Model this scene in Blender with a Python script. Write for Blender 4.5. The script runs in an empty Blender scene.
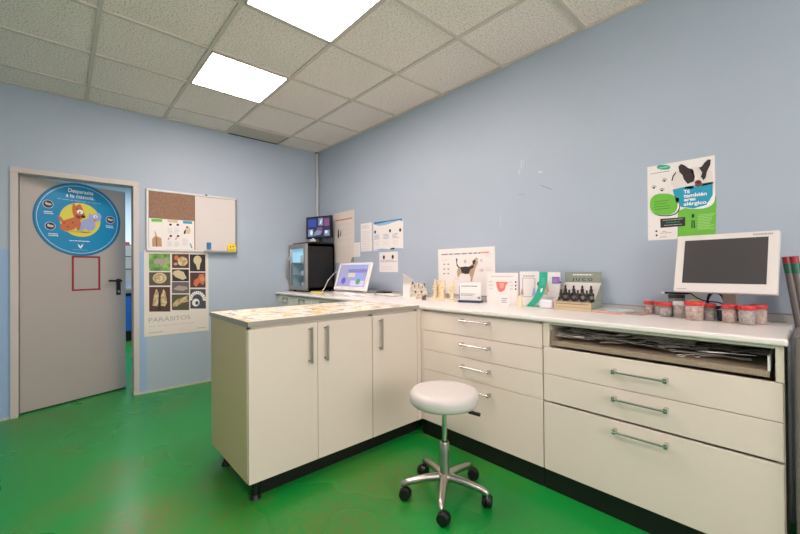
import bpy, bmesh, math, random
import numpy as np
from mathutils import Vector, Matrix
random.seed(7)
PI = math.pi
SC = bpy.context.scene
COL = SC.collection

# ------------------------------------------------------------------ materials
def lin(h):
    h = h.lstrip('#'); out = []
    for i in (0, 2, 4):
        c = int(h[i:i+2], 16) / 255
        out.append(c/12.92 if c <= .04045 else ((c+.055)/1.055)**2.4)
    return (*out, 1)
M = {}
def mat(name, hx, rough=.5, metal=0, coat=0, emis=0, alpha=1, trans=0, bump=None, var=None, spec=.5):
    if name in M: return M[name]
    m = bpy.data.materials.new(name); m.use_nodes = True
    nt = m.node_tree; b = nt.nodes['Principled BSDF']
    c = lin(hx)
    b.inputs['Base Color'].default_value = c
    b.inputs['Roughness'].default_value = rough
    b.inputs['Metallic'].default_value = metal
    b.inputs['Coat Weight'].default_value = coat
    b.inputs['Specular IOR Level'].default_value = spec
    b.inputs['Alpha'].default_value = alpha
    b.inputs['Transmission Weight'].default_value = trans
    if emis:
        b.inputs['Emission Color'].default_value = c
        b.inputs['Emission Strength'].default_value = emis
    if bump or var:
        tc = nt.nodes.new('ShaderNodeTexCoord')
    if var:                       # (scale, hex2, amount)
        n = nt.nodes.new('ShaderNodeTexNoise'); n.inputs['Scale'].default_value = var[0]
        n.inputs['Detail'].default_value = 5
        nt.links.new(tc.outputs['Object'], n.inputs['Vector'])
        mx = nt.nodes.new('ShaderNodeMix'); mx.data_type = 'RGBA'
        rp = nt.nodes.new('ShaderNodeMapRange'); rp.inputs['From Min'].default_value = .4; rp.inputs['From Max'].default_value = .65
        rp.inputs['To Max'].default_value = var[2]
        nt.links.new(n.outputs['Fac'], rp.inputs['Value'])
        nt.links.new(rp.outputs['Result'], mx.inputs['Factor'])
        mx.inputs['A'].default_value = c; mx.inputs['B'].default_value = lin(var[1])
        nt.links.new(mx.outputs['Result'], b.inputs['Base Color'])
    if bump:                      # (scale, strength, distance)
        n = nt.nodes.new('ShaderNodeTexNoise'); n.inputs['Scale'].default_value = bump[0]; n.inputs['Detail'].default_value = 3
        nt.links.new(tc.outputs['Object'], n.inputs['Vector'])
        bp = nt.nodes.new('ShaderNodeBump'); bp.inputs['Strength'].default_value = bump[1]; bp.inputs['Distance'].default_value = bump[2]
        nt.links.new(n.outputs['Fac'], bp.inputs['Height']); nt.links.new(bp.outputs['Normal'], b.inputs['Normal'])
    M[name] = m
    return m

WALL = mat('wall_paint', '#a7b3c2', .6, bump=(60, .08, .002), var=(1.3, '#acb9c8', .6))
CREAM = mat('cream_laminate', '#e3d5ca', .38, bump=(300, .03, .0005))
CREAMD = mat('cream_carcass', '#ddd0c3', .45)
WORK = mat('worktop_laminate', '#e8e2df', .3, bump=(200, .02, .0005))
BLACK = mat('black_plastic', '#0b0b0c', .45)
BLACKG = mat('black_gloss', '#0a0a0c', .2)
PLINTH = mat('black_plinth', '#0a0908', .5)
CHROME = mat('chrome', '#c9c9c9', .16, metal=1)
SATIN = mat('satin_steel', '#b4b0aa', .32, metal=1)
ALU = mat('aluminium', '#9d9c9a', .35, metal=1)
WHITE = mat('white_plastic', '#e9e7e4', .35)
PAPER = mat('paper_white', '#e6e1df', .7)
PAPERW = mat('paper_warm', '#dcd2cb', .7)
FRAMEP = mat('door_frame_paint', '#c3bab6', .45)
DOORP = mat('door_paint', '#aaa29f', .42)
TEXTG = mat('print_grey', '#8d8d94', .7)
TEXTD = mat('print_dark', '#2a2628', .7)
TEXTL = mat('print_light', '#c4c2c6', .7)
RED = mat('print_red', '#c8323a', .5)
DRED = mat('red_tape', '#8a1f2b', .5)
BLUE = mat('decal_blue', '#0f86bb', .3)
LBLUE = mat('print_light_blue', '#8fb6d6', .6)
PBLUE = mat('print_blue', '#2a6fa8', .6)
YEL = mat('print_yellow', '#d9cf4a', .5)
GRN = mat('print_green', '#6cb83c', .6)
TURQ = mat('print_turquoise', '#1d98b8', .5)
TEAL = mat('teal_card', '#27a98a', .45)
ORG = mat('print_orange', '#c46a3f', .6)
LAV = mat('print_lavender', '#9aa7d8', .6)
PURP = mat('print_purple', '#8d5bb0', .6)
PINK = mat('print_pink', '#e9a49c', .6)
CORAL = mat('print_coral', '#e2776f', .6)
TAN = mat('print_tan', '#b98f6c', .6)
SAND = mat('print_sand', '#cdbb9d', .6)
BRN = mat('print_brown', '#5b3a2a', .6)
NAVY = mat('print_navy', '#25304f', .6)
CORK = mat('cork', '#94735f', .8, bump=(150, .3, .002), var=(90, '#7d5e4b', .8))
BOARDW = mat('whiteboard', '#d6cfcc', .2)

# ------------------------------------------------------------------ mesh builder
class MB:
    def __init__(s): s.v = []; s.f = []; s.m = []; s.ms = []; s.sm = []
    def mi(s, m):
        if m not in s.ms: s.ms.append(m)
        return s.ms.index(m)
    def add(s, vs, fs, m, smooth=False):
        o = len(s.v); s.v += [tuple(v) for v in vs]; k = s.mi(m)
        for f in fs: s.f.append([i+o for i in f]); s.m.append(k); s.sm.append(smooth)
        return s
    def box(s, x0, x1, y0, y1, z0, z1, m):
        return s.add([(x, y, z) for z in (z0, z1) for y in (y0, y1) for x in (x0, x1)],
            [(0,2,3,1),(4,5,7,6),(0,1,5,4),(2,6,7,3),(0,4,6,2),(1,3,7,5)], m)
    def obox(s, p, q, w, h, m, up=(0, 0, 1)):            # bar from p to q with a w x h section
        p = Vector(p); q = Vector(q); d = (q-p).normalized(); u = Vector(up)
        r = d.cross(u)
        if r.length < 1e-4: r = d.cross(Vector((1, 0, 0)))
        r.normalize(); u = r.cross(d)
        vs = [e + r*a*w/2 + u*b*h/2 for e in (p, q) for a, b in ((-1,-1),(1,-1),(1,1),(-1,1))]
        return s.add(vs, [(0,1,2,3),(7,6,5,4),(0,4,5,1),(1,5,6,2),(2,6,7,3),(3,7,4,0)], m)
    def lathe(s, prof, m, c=(0, 0, 0), n=32, cap=True):   # prof: (r, z)
        vs = []; fs = []
        for r, z in prof:
            for k in range(n):
                a = 2*PI*k/n; vs.append((c[0]+r*math.cos(a), c[1]+r*math.sin(a), c[2]+z))
        for i in range(len(prof)-1):
            for k in range(n):
                a = i*n+k; b = i*n+(k+1) % n
                fs.append((a, b, b+n, a+n))
        s.add(vs, fs, m, True)
        if cap:
            s.add([vs[k] for k in range(n)], [tuple(reversed(range(n)))], m)
            s.add(vs[-n:], [tuple(range(n))], m)
        return s
    def cyl(s, p, q, r0, m, r1=None, n=16):
        r1 = r0 if r1 is None else r1
        return s.tube([p, q], [r0, r1], m, n)
    def tube(s, path, rad, m, n=10):
        P = [Vector(p) for p in path]
        if not isinstance(rad, (list, tuple)): rad = [rad]*len(P)
        vs = []; fs = []; pu = None
        for i, p in enumerate(P):
            d = (P[min(i+1, len(P)-1)] - P[max(i-1, 0)]).normalized()
            u = Vector((0, 0, 1)) if pu is None else pu
            if abs(d.dot(u)) > .98: u = Vector((1, 0, 0)) if abs(d.x) < .9 else Vector((0, 1, 0))
            r = d.cross(u).normalized(); u = r.cross(d); pu = u
            for k in range(n):
                a = 2*PI*k/n; vs.append(p + (r*math.cos(a)+u*math.sin(a))*rad[i])
        for i in range(len(P)-1):
            for k in range(n):
                a = i*n+k; b = i*n+(k+1) % n; fs.append((a, a+n, b+n, b))
        s.add(vs, fs, m, True)
        s.add(vs[:n], [tuple(range(n))], m); s.add(vs[-n:], [tuple(reversed(range(n)))], m)
        return s
    def ball(s, c, r, m, n=14, sc=(1, 1, 1)):
        vs = []; fs = []; R = n//2
        for i in range(R+1):
            t = PI*i/R
            for k in range(n):
                a = 2*PI*k/n
                vs.append((c[0]+r*sc[0]*math.sin(t)*math.cos(a), c[1]+r*sc[1]*math.sin(t)*math.sin(a), c[2]+r*sc[2]*math.cos(t)))
        for i in range(R):
            for k in range(n):
                a = i*n+k; b = i*n+(k+1) % n; fs.append((a, a+n, b+n, b))
        return s.add(vs, fs, m, True)
    # flat artwork on a sheet facing -y : (x right, z up), layer k lies k steps in front
    def poly(s, pts, m, k=1, y=0, st=.0004):
        return s.add([(x, y-k*st, z) for x, z in pts], [tuple(range(len(pts)))], m)
    def ell(s, cx, cz, a, b, m, k=1, y=0, n=28, st=.0004):
        return s.poly([(cx+a*math.cos(2*PI*i/n), cz+b*math.sin(2*PI*i/n)) for i in range(n)], m, k, y, st)
    def rec(s, x0, x1, z0, z1, m, k=1, y=0):
        return s.poly([(x0, z0), (x1, z0), (x1, z1), (x0, z1)], m, k, y)
    def lines(s, x0, x1, z0, z1, n, m, k=2, y=0, fill=.45, ragged=.3):   # rows of small print
        st = (z1-z0)/n
        for i in range(n):
            z = z0 + i*st; e = x1-(x1-x0)*ragged*random.random()
            x = x0
            while x < e:
                w = min((x1-x0)*random.uniform(.06, .2), e-x)
                s.rec(x, x+w, z, z+st*fill, m, k, y); x += w + (x1-x0)*.025
        return s
    def text(s, t, x, z, size, m, k=3, y=0, width=None, bold=0, align='CENTER', st=.0004, sx=1):
        cu = bpy.data.curves.new('lettering', 'FONT'); cu.body = t; cu.size = size; cu.align_x = align
        cu.align_y = 'CENTER'; cu.offset = bold*size; cu.resolution_u = 3
        ob = bpy.data.objects.new('lettering', cu); COL.objects.link(ob)
        dg = bpy.context.evaluated_depsgraph_get(); dg.update()
        me = bpy.data.meshes.new_from_object(ob.evaluated_get(dg))
        xs = [v.co.x for v in me.vertices]
        if xs and width: sx = width/(max(xs)-min(xs))
        s.add([(x+v.co.x*sx, y-k*st, z+v.co.y) for v in me.vertices], [tuple(p.vertices) for p in me.polygons], m)
        bpy.data.objects.remove(ob); bpy.data.curves.remove(cu); bpy.data.meshes.remove(me)
        return s
    def build(s, name, parent=None, bevel=0, seg=2, loc=None, rot=None):
        me = bpy.data.meshes.new(name); me.from_pydata(s.v, [], s.f)
        for m in s.ms: me.materials.append(m)
        me.polygons.foreach_set('material_index', s.m); me.polygons.foreach_set('use_smooth', s.sm)
        me.update()
        o = bpy.data.objects.new(name, me); COL.objects.link(o)
        if parent: o.parent = parent
        if loc: o.location = loc
        if rot: o.rotation_euler = rot
        if bevel:
            md = o.modifiers.new('bevel', 'BEVEL'); md.width = bevel; md.segments = seg; md.limit_method = 'ANGLE'; md.angle_limit = math.radians(40)
        return o
def tag(o, label=None, cat=None, group=None, kind=None):
    if label: o['label'] = label
    if cat: o['category'] = cat
    if group: o['group'] = group
    if kind: o['kind'] = kind
    return o
def thing(name, label, cat, loc=(0, 0, 0), rz=0, group=None):
    o = bpy.data.objects.new(name, None); COL.objects.link(o); o.empty_display_size = .1
    o.location = loc; o.rotation_euler = (0, 0, rz)
    return tag(o, label, cat, group)
def structure(o): return tag(o, kind='structure')
def copy_tree(o, label=None, loc=None, rz=None):
    def cp(a, par):
        c = a.copy(); COL.objects.link(c); c.parent = par
        for ch in a.children: cp(ch, c)
        return c
    c = cp(o, None)
    if label: c['label'] = label
    if loc is not None: c.location = loc
    if rz is not None: c.rotation_euler = (0, 0, rz)
    return c
def homog(src, dst):      # artwork helper: straightens coordinates read off a slanted sheet
    A = []; B = []
    for (x, y), (u, v) in zip(src, dst):
        A.append([x, y, 1, 0, 0, 0, -u*x, -u*y]); B.append(u)
        A.append([0, 0, 0, x, y, 1, -v*x, -v*y]); B.append(v)
    h = np.append(np.linalg.solve(np.array(A, float), np.array(B, float)), 1).reshape(3, 3)
    def f(*pts):
        out = []
        for x, y in pts:
            p = h @ np.array([x, y, 1.0]); out.append((float(p[0]/p[2]), float(p[1]/p[2])))
        return out if len(out) > 1 else out[0]
    return f

# ------------------------------------------------------------------ camera
cam = bpy.data.cameras.new('camera'); co = bpy.data.objects.new('camera', cam); COL.objects.link(co)
yaw, pit, rol = 2.4067, .0056, -.0078
fw = Vector((math.cos(pit)*math.cos(yaw), math.cos(pit)*math.sin(yaw), math.sin(pit)))
r = fw.cross(Vector((0, 0, 1))).normalized(); u = r.cross(fw)
r2 = r*math.cos(rol)+u*math.sin(rol); u2 = -r*math.sin(rol)+u*math.cos(rol)
mw = Matrix((r2, u2, -fw)).transposed().to_4x4(); mw.translation = (4.3183, -2.4749, 1.174)
co.matrix_world = mw; cam.sensor_width = 36; cam.lens = 374.4678*36/800; cam.clip_start = .02
SC.camera = co

# ------------------------------------------------------------------ room shell
FILL = 45
H = 2.685; XB = 6.3; YS = -3.5
# floor: glossy green resin with worn brownish patches
fm = bpy.data.materials.new('green_resin_floor'); fm.use_nodes = True
nt = fm.node_tree; b = nt.nodes['Principled BSDF']; N = nt.nodes.new
tc = N('ShaderNodeTexCoord')
n1 = N('ShaderNodeTexNoise'); n1.inputs['Scale'].default_value = 1.6; n1.inputs['Detail'].default_value = 1.5; n1.inputs['Roughness'].default_value = .65
n2 = N('ShaderNodeTexNoise'); n2.inputs['Scale'].default_value = 1.1; n2.inputs['Detail'].default_value = 2
n3 = N('ShaderNodeTexNoise'); n3.inputs['Scale'].default_value = 26; n3.inputs['Detail'].default_value = 5
mp = N('ShaderNodeMapping'); mp.inputs['Location'].default_value = (3.3, 1.2, 0)
nt.links.new(tc.outputs['Object'], mp.inputs['Vector'])
for n in (n1, n3): nt.links.new(tc.outputs['Object'], n.inputs['Vector'])
nt.links.new(mp.outputs['Vector'], n2.inputs['Vector'])
m1 = N('ShaderNodeMix'); m1.data_type = 'RGBA'; m1.inputs['A'].default_value = lin('#08862f'); m1.inputs['B'].default_value = lin('#14823a')
nt.links.new(n1.outputs['Fac'], m1.inputs['Factor'])
mr = N('ShaderNodeMapRange'); mr.inputs['From Min'].default_value = .54; mr.inputs['From Max'].default_value = .74
nt.links.new(n2.outputs['Fac'], mr.inputs['Value'])
mr3 = N('ShaderNodeMapRange'); mr3.inputs['From Min'].default_value = .38; mr3.inputs['From Max'].default_value = .62; mr3.inputs['To Min'].default_value = .3
nt.links.new(n3.outputs['Fac'], mr3.inputs['Value'])
mu = N('ShaderNodeMath'); mu.operation = 'MULTIPLY'; nt.links.new(mr.outputs['Result'], mu.inputs[0]); nt.links.new(mr3.outputs['Result'], mu.inputs[1])
# worn patch in front of the cupboards where people stand
def spot(cx, cy, rad, dens, last):
    vm = N('ShaderNodeVectorMath'); vm.operation = 'DISTANCE'; vm.inputs[1].default_value = (cx, cy, 0)
    nt.links.new(tc.outputs['Object'], vm.inputs[0])
    q = N('ShaderNodeMapRange'); q.inputs['From Min'].default_value = rad; q.inputs['From Max'].default_value = rad*.25; q.inputs['To Max'].default_value = dens
    nt.links.new(vm.outputs['Value'], q.inputs['Value'])
    w = N('ShaderNodeMath'); w.operation = 'MULTIPLY'; nt.links.new(q.outputs['Result'], w.inputs[0]); nt.links.new(mr3.outputs['Result'], w.inputs[1])
    a = N('ShaderNodeMath'); a.operation = 'MAXIMUM'; nt.links.new(w.outputs[0], a.inputs[0]); nt.links.new(last.outputs[0], a.inputs[1])
    return a
ac = spot(2.68, -1.15, .42, .75, mu)
ac = spot(2.2, -2.2, .34, 1, ac)
ac = spot(2.85, -1.55, .4, .7, ac)
m2 = N('ShaderNodeMix'); m2.data_type = 'RGBA'; m2.inputs['B'].default_value = lin('#63702c')
nt.links.new(m1.outputs['Result'], m2.inputs['A']); nt.links.new(ac.outputs[0], m2.inputs['Factor'])
nt.links.new(m2.outputs['Result'], b.inputs['Base Color'])
b.inputs['Roughness'].default_value = .22
rr = N('ShaderNodeMapRange'); rr.inputs['To Min'].default_value = .24; rr.inputs['To Max'].default_value = .32; b.inputs['Specular IOR Level'].default_value = .4
nt.links.new(n1.outputs['Fac'], rr.inputs['Value']); nt.links.new(rr.outputs['Result'], b.inputs['Roughness'])
bu = N('ShaderNodeBump'); bu.inputs['Strength'].default_value = .05; bu.inputs['Distance'].default_value = .004
nt.links.new(n3.outputs['Fac'], bu.inputs['Height']); nt.links.new(bu.outputs['Normal'], b.inputs['Normal'])
structure(MB().box(-4.1, XB+.12, YS-.12, .12, -.1, 0, fm).build('floor'))

# ceiling: mineral tiles in a metal grid
tm = bpy.data.materials.new('mineral_ceiling_tile'); tm.use_nodes = True
nt = tm.node_tree; b = nt.nodes['Principled BSDF']; N = nt.nodes.new
tc = N('ShaderNodeTexCoord'); v1 = N('ShaderNodeTexNoise'); v1.inputs['Scale'].default_value = 95; v1.inputs['Detail'].default_value = 2
nt.links.new(tc.outputs['Object'], v1.inputs['Vector'])
q = N('ShaderNodeMapRange'); q.inputs['From Min'].default_value = .36; q.inputs['From Max'].default_value = .5
nt.links.new(v1.outputs['Fac'], q.inputs['Value'])
mx = N('ShaderNodeMix'); mx.data_type = 'RGBA'; mx.inputs['A'].default_value = lin('#d2c3ba'); mx.inputs['B'].default_value = lin('#f5e8e0')
nt.links.new(q.outputs['Result'], mx.inputs['Factor']); nt.links.new(mx.outputs['Result'], b.inputs['Base Color'])
bu = N('ShaderNodeBump'); bu.inputs['Strength'].default_value = .5; bu.inputs['Distance'].default_value = .004
nt.links.new(q.outputs['Result'], bu.inputs['Height']); nt.links.new(bu.outputs['Normal'], b.inputs['Normal'])
b.inputs['Roughness'].default_value = .9
GRID = mat('ceiling_grid_metal', '#cfc3b9', .5)
GX0, GB, GY0, GA = .3606, .6, -.5378, .5901
mb = MB().box(-.12, XB+.12, YS-.12, .12, H+.01, H+.12, tm)
k = 0
while GX0+GB*k < XB:
    x = GX0+GB*k; mb.box(x-.012, x+.012, YS, 0, H, H+.011, GRID); k += 1
k = 0
while GY0-GA*k > YS:
    y = GY0-GA*k; mb.box(0, XB, y-.012, y+.012, H-.0002, H+.011, GRID); k += 1
mb.box(0, XB, -.022, 0, H-.0004, H+.011, GRID).box(0, .022, YS, 0, H-.0004, H+.011, GRID)
structure(mb.build('ceiling'))

# walls
SCUFF = mat('wall_filler_marks', '#c3cad3', .6); SCUFFD = mat('wall_pencil_marks', '#8e9db0', .6)
mb = MB().box(-.12, XB+.12, 0, .12, 0, H+.01, WALL)
for x0, z0, x1, z1, w, m in [(2.900, 1.895, 2.900, 1.96, .006, SCUFF), (2.882, 1.86, 2.884, 1.89, .008, SCUFF), (2.915, 1.91, 2.918, 1.955, .004, SCUFF),
        (3.03, 1.845, 3.06, 1.842, .012, SCUFF), (3.045, 1.752, 3.125, 1.706, .007, SCUFFD), (2.87, 1.71, 2.93, 1.705, .004, SCUFFD),
        (2.72, 1.58, 2.725, 1.50, .004, SCUFF), (4.46, 2.2, 4.47, 2.19, .004, SCUFFD)]:
    d = Vector((x1-x0, z1-z0)).normalized(); n_ = Vector((-d.y, d.x))*w/2
    mb.poly([(x0-n_.x, z0-n_.y), (x1-n_.x, z1-n_.y), (x1+n_.x, z1+n_.y), (x0+n_.x, z0+n_.y)], m, 1)
structure(mb.build('wall_right'))
# left wall with the doorway; its lower part left of the door keeps an older, bluer coat
wl = WALL.copy(); wl.name = 'wall_paint_two_coats'; nt = wl.node_tree; b = nt.nodes['Principled BSDF']; N = nt.nodes.new
src = b.inputs['Base Color'].links[0].from_socket
g = N('ShaderNodeNewGeometry'); sp = N('ShaderNodeSeparateXYZ'); nt.links.new(g.outputs['Position'], sp.inputs[0])
lt = N('ShaderNodeMapRange'); lt.inputs['From Min'].default_value = 1.36; lt.inputs['From Max'].default_value = 1.35; nt.links.new(sp.outputs['Z'], lt.inputs['Value'])
ly = N('ShaderNodeMapRange'); ly.inputs['From Min'].default_value = -1.86; ly.inputs['From Max'].default_value = -1.88; nt.links.new(sp.outputs['Y'], ly.inputs['Value'])
mm = N('ShaderNodeMath'); mm.operation = 'MULTIPLY'; nt.links.new(lt.outputs[0], mm.inputs[0]); nt.links.new(ly.outputs[0], mm.inputs[1])
mx = N('ShaderNodeMix'); mx.data_type = 'RGBA'; nt.links.new(src, mx.inputs['A']); mx.inputs['B'].default_value = lin('#93afd2')
nt.links.new(mm.outputs[0], mx.inputs['Factor']); nt.links.new(mx.outputs['Result'], b.inputs['Base Color'])
DY0, DY1, DZ = -2.755, -1.955, 1.995
mb = MB().box(-.12, 0, YS-.12, DY0, 0, H+.01, wl).box(-.12, 0, DY1, 0, 0, H+.01, wl).box(-.12, 0, DY0, DY1, DZ, H+.01, wl)
structure(mb.build('wall_left'))
structure(MB().box(-.12, XB+.12, YS-.12, YS, 0, H+.01, WALL).build('wall_side'))
WY0, WY1, WZ0, WZ1 = -2.9, -.9, .95, 2.35
structure(MB().box(XB, XB+.12, YS, WY0, 0, H+.01, WALL).box(XB, XB+.12, WY1, 0, 0, H+.01, WALL).box(XB, XB+.12, WY0, WY1, 0, WZ0, WALL).box(XB, XB+.12, WY0, WY1, WZ1, H+.01, WALL).build('wall_back'))
mb = MB()
for a, c, e, f in ((WY0, WY0+.05, WZ0, WZ1), (WY1-.05, WY1, WZ0, WZ1), (WY0, WY1, WZ0, WZ0+.05), (WY0, WY1, WZ1-.05, WZ1), (-1.925, -1.875, WZ0, WZ1)): mb.box(XB+.02, XB+.08, a, c, e, f, WHITE)
structure(mb.build('fill_window_1'))  # unseen window, added to let fill light in from behind the camera
l = bpy.data.lights.new('window_fill', 'AREA'); l.shape = 'RECTANGLE'; l.size = WZ1-WZ0; l.size_y = WY1-WY0; l.energy = FILL; l.color = (1, .90, .86)
lo = bpy.data.objects.new('window_fill', l); COL.objects.link(lo); lo.location = (XB+.14, (WY0+WY1)/2, (WZ0+WZ1)/2); lo.rotation_euler = (0, PI/2, 0)  # fill light behind the added window, brightens ceiling and cupboard fronts
SK = mat('floor_coving', '#b9bfae', .5)
mb = MB().box(0, .012, -1.93, -.6, 0, .018, SK).box(0, .012, YS, -2.79, 0, .018, SK)
structure(mb.build('baseboard_left'))
# door frame
mb = MB()
for xa, xb in ((0, .014), (-.134, -.12)):
    mb.box(xa, xb, -2.782, -2.735, 0, 1.978, FRAMEP).box(xa, xb, -1.972, -1.927, 0, 1.978, FRAMEP).box(xa, xb, -2.782, -1.927, 1.978, 2.022, FRAMEP)
mb.box(-.12, 0, DY0, -2.735, 0, 1.978, FRAMEP).box(-.12, 0, -1.972, DY1, 0, 1.978, FRAMEP).box(-.12, 0, DY0, DY1, 1.978, DZ, FRAMEP)
structure(mb.build('trim_1', bevel=.003))

# door leaf, swung about 20 degrees into the next room
ya = .351
leaf = MB().box(.018, .80, 0, .042, .01, 1.972, DOORP).build('door_1', bevel=.002, loc=(-.064, -2.747, 0), rot=(0, 0, PI/2+ya))
structure(leaf)
MB().box(.018, .80, .004, .038, .002, .01, BLACK).build('door_gap_shade', leaf)  # black strip standing in for the shade of the gap under the leaf
# leaf-local: x runs from the hinge to the free edge, -y faces this room
mb = MB().box(.716, .752, -.010, 0, .94, 1.10, BLACK).cyl((.734, -.008, 1.08), (.734, -.05, 1.08), .011, BLACK).cyl((.742, -.05, 1.08), (.632, -.05, 1.084), .0095, BLACK)
mb.box(.724, .744, -.013, -.009, .965, .985, ALU)
mb.build('door_handle', leaf, bevel=.003)

def flat_thing(o_, name, label, cat, group=None, **kw): return tag(o_, label, cat, group)
# round pet-parasite sticker on the leaf
mb = MB(); cx, cz, R = .425, 1.65, .33
DK = mat('decal_blue_dark', '#0a6a94', .3); WH = mat('print_white', '#e8ecef', .5)
mb.ell(cx, cz, R, R+.004, DK, 1, n=64).ell(cx, cz, .316, .32, BLUE, 2, n=64)
for a in range(64):        # thin white ring
    t0 = 2*PI*a/64; t1 = 2*PI*(a+1)/64
    mb.poly([(cx+.302*math.cos(t0), cz+.306*math.sin(t0)), (cx+.305*math.cos(t0), cz+.309*math.sin(t0)), (cx+.305*math.cos(t1), cz+.309*math.sin(t1)), (cx+.302*math.cos(t1), cz+.306*math.sin(t1))], WH, 3)
fz = homog([(50, 245), (597, 308), (295, 47), (333, 512)], [(.1, 1.663), (.751, 1.646), (.366, 1.983), (.409, 1.312)])
mb.ell(.43, 1.65, .155, .155, YEL, 3, n=48)
mb.text('Desparasita', .432, 1.908, .048, WH, 4, width=.19, bold=.02)
mb.text('a tu mascota.', .43, 1.862, .048, WH, 4, width=.215, bold=.02)
mb.lines(.26, .59, 1.818, 1.832, 1, LBLUE, 4, ragged=0)
for (a, c), wd in (((.198, 1.762), 1), ((.212, 1.573), 1), ((.665, 1.676), 1)):
    mb.ell(a, c, .036, .036, WH, 3).ell(a, c, .033, .033, NAVY, 4).ell(a+.006, c, .018, .010, SAND, 5).ell(a-.012, c+.006, .008, .012, TEXTL, 5)
for a, c in ((.205, 1.69), (.235, 1.50), (.665, 1.61)): mb.lines(a-.035, a+.035, c-.012, c+.018, 2, WH, 4, ragged=.2)
mb.lines(.345, .50, 1.452, 1.466, 1, WH, 4, ragged=0)
mb.poly(fz((330, 432), (342, 440), (348, 450), (356, 438), (366, 432), (360, 452), (348, 462), (338, 452)), WH, 4).lines(.37, .48, 1.372, 1.38, 1, LBLUE, 4, ragged=0)
# cartoon dog and cat side by side
mb.poly(fz((224, 262), (242, 285), (285, 272), (318, 262), (345, 278), (352, 300), (345, 345), (330, 352), (322, 330), (300, 345), (262, 352), (228, 345), (218, 318), (232, 300), (216, 282), (206, 255)), ORG, 4)
mb.poly(fz((295, 205), (302, 172), (318, 195), (345, 182), (358, 205), (372, 240), (378, 262), (350, 282), (312, 275), (298, 240)), ORG, 5)
mb.poly(fz((318, 248), (350, 262), (345, 276), (322, 268)), DRED, 6).ell(*fz((345, 232)), .025, .020, WH, 6).ell(*fz((365, 262)), .018, .013, TEXTD, 7).ell(*fz((343, 238)), .006, .008, TEXTD, 7)
mb.poly(fz((360, 282), (398, 272), (402, 238), (418, 250), (440, 246), (466, 238), (482, 262), (470, 288), (440, 300), (442, 330), (425, 350), (398, 352), (380, 335), (352, 352), (338, 345), (350, 315)), LAV, 4)
mb.ell(*fz((442, 262)), .018, .014, WH, 6).ell(*fz((444, 264)), .005, .007, TEXTD, 7).poly(fz((428, 282), (450, 278), (445, 292), (430, 292)), CORAL, 6)
for p_ in ((245, 300), (268, 325), (300, 300), (325, 215)): mb.ell(*fz(p_), .007, .006, BRN, 6)
mb.ell(*fz((330, 357)), .10, .008, SAND, 3)
o = mb.build('round_sticker', loc=leaf.location, rot=leaf.rotation_euler)
tag(o, 'round blue sticker with cartoon dog and cat on the grey door', 'sticker')
# red taped rectangle
mb = MB()
for x0, x1, z0, z1 in ((.362, .378, 1.0, 1.315), (.566, .582, 1.004, 1.315), (.362, .582, 1.302, 1.318), (.366, .584, .998, 1.013)): mb.box(x0, x1, -.0012, 0, z0, z1, DRED)
o = mb.build('red_frame', loc=leaf.location, rot=leaf.rotation_euler)
tag(o, 'thin dark red rectangular frame stuck on the door below the sticker', 'frame')

# ------------------------------------------------------------------ room beyond the door
W2 = mat('next_room_paint', '#cfdcec', .6); DBL = mat('blue_cabinet', '#1f5fae', .4)
structure(MB().box(-4.1, -4.0, YS-.12, .12, 0, H, W2).build('wall_next_room_far'))
structure(MB().box(-4.0, -.12, 0, .12, 0, H, W2).build('wall_next_room_right'))
structure(MB().box(-4.0, -.12, YS-.12, YS, 0, H, W2).build('wall_next_room_left'))
structure(MB().box(-4.1, -.12, YS-.12, .12, H, H+.1, mat('next_room_ceiling', '#d5d8dc', .8)).build('ceiling_next_room'))
t = thing('drawer_cabinet', 'blue drawer cabinet with black top in the next room', 'cabinet', (-3.65, -1.62, 0))
MB().box(-.3, .28, -.6, .6, .17, .76, DBL).build('body', t)
MB().box(-.28, .22, -.58, .58, 0, .17, PLINTH).build('plinth', t)
MB().box(-.32, .32, -.62, .62, .81, .86, SATIN).box(-.3, .29, -.6, .6, .76, .81, BLACK).build('worktop', t)
for j in range(2):
    for i in range(4):
        z0 = .185+i*.142
        d = MB().box(.28, .298, -.59+j*.6, -.01+j*.6, z0, z0+.134, DBL).build('drawer', t, bevel=.003)
        MB().box(.298, .318, -.42+j*.6, -.18+j*.6, z0+.075, z0+.09, CHROME).build('handle', d)
t = thing('wall_shelf', 'white open wall shelf seen through the door gap', 'shelf', (-4.0, -1.62, 0))
SHF = mat('shelf_edge', '#4a4f58', .5)
MB().box(0, .03, -.6, .6, 1.0, 1.7, WHITE).build('back_panel', t)
for z in (1.2, 1.42, 1.62): MB().box(.03, .3, -.6, .6, z, z+.02, WHITE).box(.3, .302, -.6, .6, z, z+.02, SHF).build('shelf', t)
o = MB().box(-.05, .05, -.035, .035, 0, .045, DRED).build('box', bevel=.004, loc=(-3.8, -1.62, 1.641)); tag(o, 'small dark red box on the shelf beyond the door', 'box')
l = bpy.data.lights.new('next_room_light', 'AREA'); l.shape = 'RECTANGLE'; l.size = 1.2; l.size_y = .6; l.energy = 38; l.color = (.86, .93, 1)
lo = bpy.data.objects.new('next_room_light', l); COL.objects.link(lo); lo.location = (-2.4, -1.7, H-.03)

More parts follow.
